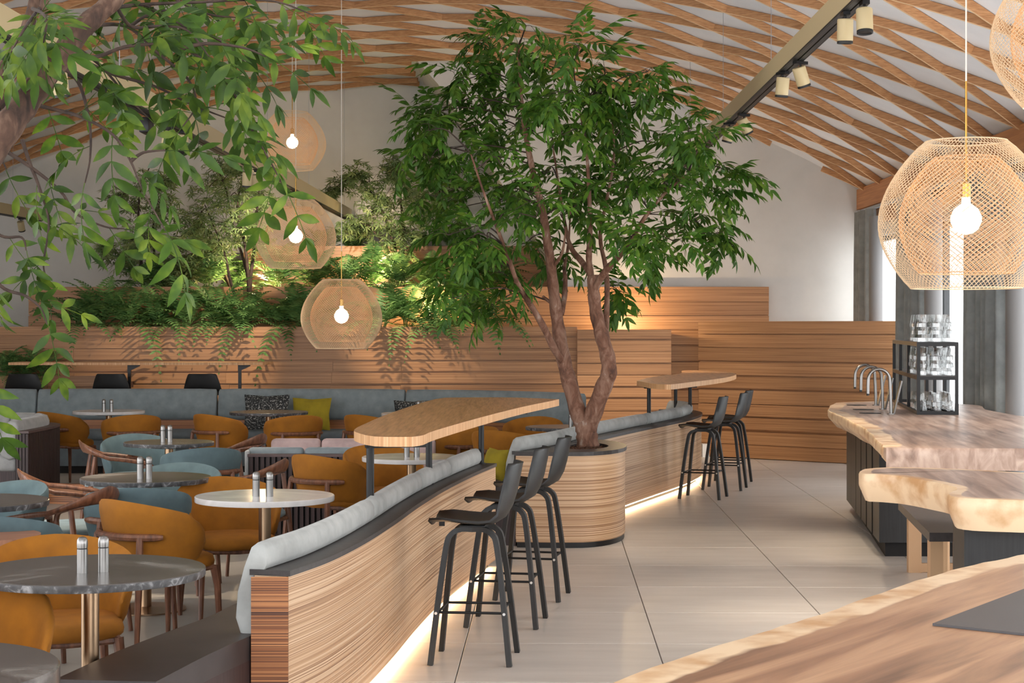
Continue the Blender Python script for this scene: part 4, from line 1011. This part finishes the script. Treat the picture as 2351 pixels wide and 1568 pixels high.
for i,px in enumerate([10,55,98]): fern(px,21.12,.97,.48,i,ORD[i]+' fern from the left in the low niche at the left edge','ferns in the left niche',.2)
# ---------- small maples
def star(seed):
    r = random.Random(seed); mb = MB()
    for k,(a,l) in enumerate(((0,1),(.75,.85),(-.75,.85),(1.5,.55),(-1.5,.55))):
        d = Vector((math.sin(a),math.cos(a),r.uniform(-.35,.05)))*l; n_ = Vector((math.cos(a),-math.sin(a),0))*.11*l
        mb.add([(0,0,0),d*.45-n_,d,d*.45+n_],[(0,1,2,3)])
    return mb
ST = [star(s) for s in range(3)]
def maple(label, stems, blobs, D, z, npl, seed):
    r = random.Random(seed); b0 = stems[0][0]; t = thing('maple_tree', label, 'tree', (xat(b0[0],D),D,z), 0, 'small maples on the terraces'); inv = Matrix.Translation(t.location).inverted()
    allp = []
    for s in stems:
        P = catmull([Vector((xat(x,D+d),D+d,W(x,y,D+d).z)) for x,y,d in s],5); P[0].z = min(P[0].z, z); m = len(P)
        o = MB().tube(P,[.028-.021*i/(m-1) for i in range(m)],6).build('stem', M['trunk_dark'], t, ang=80); o.matrix_parent_inverse = inv; allp += P[m//3:]
    tw = MB(); LMx = []
    for bx,by,br in blobs:
        C = W(bx,by,D+r.uniform(-.3,.3)); R0 = br/FPX*D
        nr = min(allp,key=lambda p:(p-C).length); tw.tube(catmull([nr,nr.lerp(C,.5)+Vector((0,0,.05)),C],3),.005,4,cap=False)
        for k in range(npl):
            v = Vector((r.gauss(0,1),r.gauss(0,1),r.gauss(0,.75))); v = v.normalized()*R0*r.random()**.5; p = C+v
            if p.y > 24.9: p.y = 24.85
            if k%5 == 0: tw.tube([C+v*.2,p],.0025,3,cap=False)
            d = Vector((r.uniform(-1,1),r.uniform(-1,.6),r.uniform(-.7,.2))).normalized()
            LMx.append((Matrix.Translation(p)@frame_from(d,roll=r.uniform(-.7,.7))@Matrix.Scale(r.uniform(.09,.15),4), r.randint(0,2)))
    o = tw.build('twigs', M['trunk_dark'], t, ang=None); o.matrix_parent_inverse = inv; o['kind'] = 'stuff'
    place_leaves(t, ST, LMx, M['maple'], 0)
maple('slender maple with two pale lit stems at the left', [[(328,678,0),(324,600,0),(318,520,0),(322,440,0),(345,380,0)],[(350,680,0),(354,600,0),(352,520,0),(362,450,0)]],
  [(345,420,45),(370,470,45),(300,470,45),(270,450,40),(330,530,45),(265,590,40),(300,610,30),(390,480,40),(360,560,40),(380,420,25),(240,570,20),(310,560,35)], 22.9,2.02,70,1)
maple('tall dark-stemmed maple behind the middle pendant', [[(575,750,0),(572,660,0),(560,600,0),(535,520,0),(520,440,0),(500,390,0)],[(573,650,0),(585,560,.1),(590,480,.1),(600,400,.1)],[(572,655,0),(562,560,-.1),(545,470,-.1),(565,390,-.1)],[(565,745,-.1),(530,650,-.1),(515,580,-.1),(470,470,-.1)]],
  [(500,380,40),(540,400,50),(480,430,50),(530,450,55),(580,440,50),(460,490,50),(520,510,55),(580,500,50),(440,540,45),(610,470,45),(600,560,40),(550,370,35),(500,560,40),(560,540,40)], 22.2,1.52,75,2)
maple('low arching maple over the left ferns', [[(540,690,0),(510,620,0),(470,580,0),(420,590,0),(380,610,0)]],
  [(500,560,45),(440,560,50),(400,600,45),(380,640,35),(430,620,45),(480,610,45),(400,650,35),(450,520,40)], 22.7,2.02,70,3)
maple('maple lit from below beside the big tree', [[(915,610,0),(895,530,0),(870,470,0),(835,420,0),(820,390,0)],[(925,610,0),(925,520,0),(918,440,0),(905,380,0)],[(905,600,0),(880,560,0),(850,520,0)]],
  [(815,400,35),(850,420,45),(790,420,35),(880,460,50),(900,510,50),(860,470,45),(930,530,45),(840,520,35),(800,520,30),(920,400,35),(905,380,35),(940,440,40),(890,560,45),(960,470,40),(920,590,35),(760,440,25)], 23.4,2.02,75,4)
maple('maple half hidden behind the big tree crown', [[(1005,600,0),(1000,520,0),(1010,450,0),(1000,380,0)]],
  [(960,400,35),(1000,380,40),(985,450,45),(1020,480,45),(960,500,40),(1030,420,40)], 24.4,2.6,55,5)
# plant uplights hidden among the ferns
for i,(px,py,D,w,lab) in enumerate(((338,690,22.75,75,'below the slender maple'),(598,655,22.7,55,'behind the tall dark-stemmed maple'),(893,628,23.2,85,'beside the big tree maple'),(985,712,22.0,30,'in the lower planter near the big tree'),(1440,757,21.75,34,'behind the big trunk'))):
    p = W(px,py,D); t = thing('garden_spot','small warm uplight '+lab,'light',(p.x,p.y,p.z-.06),0,'plant uplights')
    MB().lathe([(.0,0),(.03,0),(.035,.06),(.03,.06),(.028,.05)],14).build('housing', M['blackmetal'], t); MB().lathe([(0,.052),(.027,.0525)],14).build('lens', M['lens'], t); MB().tube([(0,0,-.12),(0,0,0)],.006,6).build('spike', M['blackmetal'], t)
    l = bpy.data.lights.new('uplight','POINT'); l.energy = w; l.color = (1,.72,.40); l.shadow_soft_size = .03; link('uplight', l, t, (0,-.02,.12))
# ================================================================== LIVE-EDGE BAR
def inset(poly, w):
    n = len(poly); out = []
    A = sum(poly[i][0]*poly[(i+1)%n][1]-poly[(i+1)%n][0]*poly[i][1] for i in range(n)); sg = 1 if A > 0 else -1
    for i in range(n):
        a,b,c = Vector(poly[i-1]),Vector(poly[i]),Vector(poly[(i+1)%n]); t_ = (c-a).normalized(); nr = Vector((-t_.y,t_.x))*sg
        w_ = w[i] if isinstance(w,list) else w; out.append((b.x+nr.x*w_, b.y+nr.y*w_))
    return out
def live_slab(outline, z0, z1, name, parent, sapw, sapside, tilt=.03, mt='slab'):
    """outline ccw; sapside(i)->0..1 says where the bark edge runs"""
    n = len(outline); mb = MB(); O = outline; r = random.Random(3)
    sap = [sapside(p) for p in O]
    I1 = inset(O, .006); I2 = inset(O, [.008+sapw*s_ for s_ in sap]); I3 = inset(O, [.010+sapw*1.5*s_ for s_ in sap])
    low = [(p[0]+(q[0]-p[0])*3*s_, p[1]+(q[1]-p[1])*3*s_) for p,q,s_ in zip(O, inset(O,tilt/3), sap)]
    rings_ = [([(p[0],p[1],z0) for p in low], sap), ([(p[0],p[1],z0+(z1-z0)*.55) for p in O], sap), ([(p[0],p[1],z1-.012) for p in O], sap), ([(p[0],p[1],z1) for p in I1], sap), ([(p[0],p[1],z1) for p in I2], [.52*s_ for s_ in sap]), ([(p[0],p[1],z1) for p in I3], [0]*n)]
    vs = [v for rr2,_ in rings_ for v in rr2]; at_ = [float(a) for _,aa in rings_ for a in aa]; fs = []
    for i in range(len(rings_)-1):
        for j in range(n): fs.append((i*n+j,i*n+(j+1)%n,(i+1)*n+(j+1)%n,(i+1)*n+j))
    fs.append(tuple((len(rings_)-1)*n+j for j in range(n))); fs.append(tuple(range(n-1,-1,-1)))
    mb.add(vs,fs,at_); return mb.build(name, M[mt], parent, ang=50, att='sap', fixn=True)
def dense(pts, k, jit=.0, seed=1):
    r = random.Random(seed); P = catmull([(a,b,0) for a,b in pts],k); return [(p.x+r.uniform(-jit,jit),p.y+r.uniform(-jit,jit)) for p in P]
ZT = .92
# far slab
left = gp([(2031,1029),(2012,1012),(2000,998),(1983,981),(1955,968),(1925,953),(1905,945),(1902,937),(1908,929),(1918,924.5),(1940,923)],ZT)
far = gp([(1940,923),(2050,921),(2196,927),(2250,931),(2264,940),(2315,950),(2352,956)],ZT)
oa = [tuple(p) for p in dense(left,4,.012,2)]+[tuple(p) for p in dense(far,3,.008,3)][1:]+[(3.95,11.6),(3.5,9.7)]
oa = oa[::-1]
t = thing('bar_island','far live-edge bar island with taps and glass rack on top','bar counter',(2.9,12.5,0))
ne = G(2031,1029,ZT)
live_slab(oa, ZT-.125, ZT, 'slab_top', t, .10, lambda p: 0.0 if (p[1] < ne.y+.03 or p[0] > 3.4) else 1.0, .06)
MB().prism([(2.55,12.1),(3.2,12.1),(3.55,15.3),(2.96,15.35),(2.90,15.1)],.10,.794).build('base_cabinet', M['blackwood'], t, ang=20)
MB().prism([(2.60,12.14),(3.17,12.14),(3.5,15.2),(3.0,15.25)],.0,.10).build('plinth', M['slatback'], t, ang=20)
for k in range(1,6):
    a = k/6; MB().bar((2.55+a*.36-.004,12.1+a*3.0,.10),(2.55+a*.36-.004,12.1+a*3.0,.794),.012,.008,up=(1,0,0)).build('door_seam', M['slatback'], t, smooth=False)
fixpar(t)
def gpost(x,y,w,z0,z1): return MB().box((x-w/2,y-.025,z0),(x+w/2,y+.025,z1))
t = thing('steel_trestle','copper-coloured steel trestle under the overhang of the far slab','trestle',(2.62,11.2,0))
gpost(2.62,11.35,.085,0,.79).build('leg', M['goldleg'], t, smooth=False); gpost(2.70,10.95,.09,0,.79).build('leg', M['goldleg'], t, smooth=False)
gpost(2.92,11.35,.085,0,.79).build('leg', M['goldleg'], t, smooth=False); gpost(3.0,10.95,.09,0,.79).build('leg', M['goldleg'], t, smooth=False)
MB().box((2.663,11.335,0.002),(2.877,11.365,.06)).build('foot_bar', M['goldleg'], t, smooth=False); MB().box((2.746,10.935,0.002),(2.954,10.965,.06)).build('foot_bar', M['goldleg'], t, smooth=False)
fixpar(t)
# middle slab with round cut-out
front = gp([(1972,1082),(1975,1086),(1990,1088),(2030,1090),(2070,1094),(2135,1105),(2180,1115),(2195,1121),(2188,1127),(2175,1132),(2180,1138),(2200,1142),(2245,1145.5),(2352,1149)],ZT)
back = gp([(2352,1085),(2240,1078.5),(2135,1074),(2048,1072.5),(1995,1075),(1976,1079)],ZT)
ob = dense(front,3,.003,4)+[(2.35,6.75),(2.7,7.2),(2.75,7.8)]+dense(back,3,.003,5)
t = thing('bar_counter','middle live-edge slab with cream edge and a round opening','bar counter',(2.0,7.4,0))
sl = live_slab(ob, ZT-.13, ZT, 'slab_top', t, .045, lambda p: 1.0, .03)
bmk = MB().lathe([(.19,-.3),(.19,.3)],32).build('cutter', None); bmk.location = (2.23,7.42,ZT)
md = sl.modifiers.new('hole','BOOLEAN'); md.object = bmk; md.operation = 'DIFFERENCE'; md.solver = 'EXACT'
bpy.context.view_layer.update(); dg = bpy.context.evaluated_depsgraph_get(); me2 = bpy.data.meshes.new_from_object(sl.evaluated_get(dg)); sl.modifiers.clear(); sl.data = me2; bpy.data.objects.remove(bmk, do_unlink=True)
MB().lathe([(.188,ZT-.015),(.188,ZT-.10),(.18,ZT-.10),(.17,ZT-.03),(.172,ZT-.015)],32,(2.23,7.42,0)).build('steel_collar', M['whitepaint'], t)
MB().lathe([(0,ZT-.10),(.186,ZT-.10),(.186,ZT-.12),(0,ZT-.12)],32,(2.23,7.42,0)).build('basin', M['steel'], t)
pb = [(1.83,7.05),(2.6,6.95),(2.7,7.6),(2.2,7.75),(1.86,7.35)]
MB().prism(pb,.08,ZT-.13).build('base_cabinet', M['blackwood'], t, ang=20); MB().prism([(a*.98+.04,b*.99+.07) for a,b in pb],0,.08).build('plinth', M['slatback'], t)
fixpar(t)
t = thing('side_shelf','dark angled shelf plate on copper posts between the bar slabs','shelf',(2.45,9.4,0))
za = .55
MB().prism(gp([(2062,1152),(2110,1160),(2190,1170)],.68)+[tuple(G(2190,1223,.68)[:2]),tuple(G(2134,1223,.68)[:2])],.64,.68).build('plate', M['cap'], t, ang=20)
c = [G(2152,1235,.64),G(2172,1170,.68)]
for (x,y) in ((1.98,8.15),(2.1,8.55)): MB().box((x-.03,y-.03,0),(x+.03,y+.03,.64)).build('post', M['goldleg'], t, smooth=False)
fixpar(t)
# near slab
edge = gp([(1290,1620),(1400,1568),(1540,1515),(1700,1464),(1790,1437),(1881,1409),(1980,1374),(2080,1339),(2135,1322),(2207,1302),(2280,1286),(2352,1271)],ZT)
oc = dense(edge,3,.004,6); oc = oc+[(1.75,5.45),(2.1,5.3),(2.1,2.6),(.05,2.6),(-.02,2.9)]
oc = oc[::-1]
t = thing('bar_counter','nearest live-edge slab filling the lower right corner','bar counter',(1.2,4,0))
live_slab(oc, ZT-.12, ZT, 'slab_top', t, .085, lambda p: 1.0 if (p[1] > 2.95 and p[0] < 1.7) else 0.0, .02, 'slab_near')
MB().prism([(.75,3.2),(1.7,4.9),(2.0,4.9),(2.0,3.0)],.0,ZT-.12).build('base_cabinet', M['blackwood'], t, ang=20); fixpar(t)
o = MB().prism(gp([(2141,1431),(2352,1351),(2450,1380),(2400,1459),(2352,1454)],ZT+.006), ZT+.0005, ZT+.006).build('counter_mat', M['mat_black'], smooth=False); tag(o,'thin dark mat lying on the nearest live-edge slab','mat')
# ---- taps
def tap(px,py,label):
    p = G(px,py,ZT); t = thing('tap', label, 'tap', (p.x,p.y,ZT+.0005), math.radians(4), 'swan-neck taps')
    pts = [(0,0,0),(-.005,0,.15),(-.012,0,.27)]+[(-.012-.085+.085*math.cos(a),0,.265+.085*math.sin(a)) for a in [k*math.pi/10 for k in range(1,11)]]+[(-.184,0,.20),(-.184,0,.16)]
    MB().tube(pts,.0125,12).build('spout', M['steel'], t); MB().tube([(-.184,0,.16),(-.184,0,.145)],.0105,12).build('aerator', M['lensdark'], t)
    MB().bar((.018,0,.0),(.075,-.02,.26),.034,.012,up=(1,0,0)).build('lever', M['steel'], t, smooth=False); MB().lathe([(.03,0),(.03,.006)],16).build('base_plate', M['steel'], t); return p
for px,py,dpx,dpy,lab in ((2011,931,1967,930.5,'farthest'),(2027,940,1982,940.5,'middle'),(2046,951,1998,949,'nearest')):
    tap(px,py,lab+' of the three steel swan-neck taps on the bar'); p = G(dpx,dpy,ZT)
    t = thing('drain_plate', lab+' of the three round black drain plates beside the taps','drain',(p.x,p.y,ZT+.0005),0,'drain plates')
    MB().lathe([(0,0),(.085,0),(.085,.003),(0,.003)],28).build('disc', M['lensdark'], t); MB().lathe([(.03,.003),(.03,.0045),(0,.0045)],16).build('inner_ring', M['blackmetal'], t)
# ---- glass rack
pn = G(2105,952,ZT); pf = Vector((3.44,15.75,ZT)); d = (pf-pn); Lr = d.length; ang = math.atan2(d.y,d.x)-math.pi/2
t = thing('glass_rack','black square-tube rack for drinking glasses on the bar','rack',pn,ang); wR = .315; sq = .026
H1,H2 = .295,.555
for y in (0,Lr*.36,Lr*.70,Lr-sq):
    for x in (0,wR-sq): MB().box((x,y,0),(x+sq,y+sq,H2)).build('post', M['blackmetal'], t, smooth=False)
for z in (0,H1-sq,H2-sq):
    for x in (0,wR-sq): MB().box((x,sq,z),(x+sq,Lr-sq,z+sq)).build('rail', M['blackmetal'], t, smooth=False)
    for y in (0,Lr-sq): MB().box((sq,y,z),(wR-sq,y+sq,z+sq)).build('rail', M['blackmetal'], t, smooth=False)
for z in (H1,H2): MB().box((.002,.002,z),(wR-.002,Lr-.002,z+.006)).build('shelf', M['blackmetal'] if z == H2 else M['cap'], t, smooth=False)
# ---- tumblers: upside down, faceted, nested in stacks
n = 18
def facet(r,z): return [((r*(1 if k%2 else .955))*math.cos(k*2*math.pi/n),(r*(1 if k%2 else .955))*math.sin(k*2*math.pi/n),z) for k in range(n)]
gm = MB().rings([facet(.044,.0),facet(.0435,.03),facet(.040,.032),facet(.0325,.094),facet(.030,.098)],cap=False)
gm.add(facet(.030,.098),[tuple(range(n))])
gmesh = gm.mesh('tumbler', M['tumbler'], ang=25)
Rm = Matrix.Rotation(ang,4,'Z'); rg = random.Random(9)
def glasses(z, y0, y1, rows, levels, label, group):
    yy = y0; st_ = 0
    while yy < y1:
        for i in range(rows):
            if rg.random() < .06: continue
            nl = levels if rg.random() < .93 else max(1,levels-1)
            for l in range(nl):
                p = pn+Rm@Vector((.05+i*(.215/max(1,rows-1)),yy,0)); o = link('tumbler', gmesh, None, (p.x,p.y,ZT+z+l*.058),(0,0,rg.random()*3)); tag(o,'tumbler '+label+', '+('left','middle','right')[i]+' row, '+ORD[st_]+' stack from the front, '+('lowest' if l == 0 else 'topmost' if l == nl-1 else 'middle one'),'glass',group)
        yy += .096; st_ += 1
glasses(H2+.007,.10,.75,3,3,'on top of the rack','tumblers on top of the rack')
glasses(H1+.007,.10,.80,3,3,'on the middle shelf','tumblers on the middle shelf')
glasses(.003,.10,.80,3,2,'under the middle shelf','tumblers under the middle shelf')
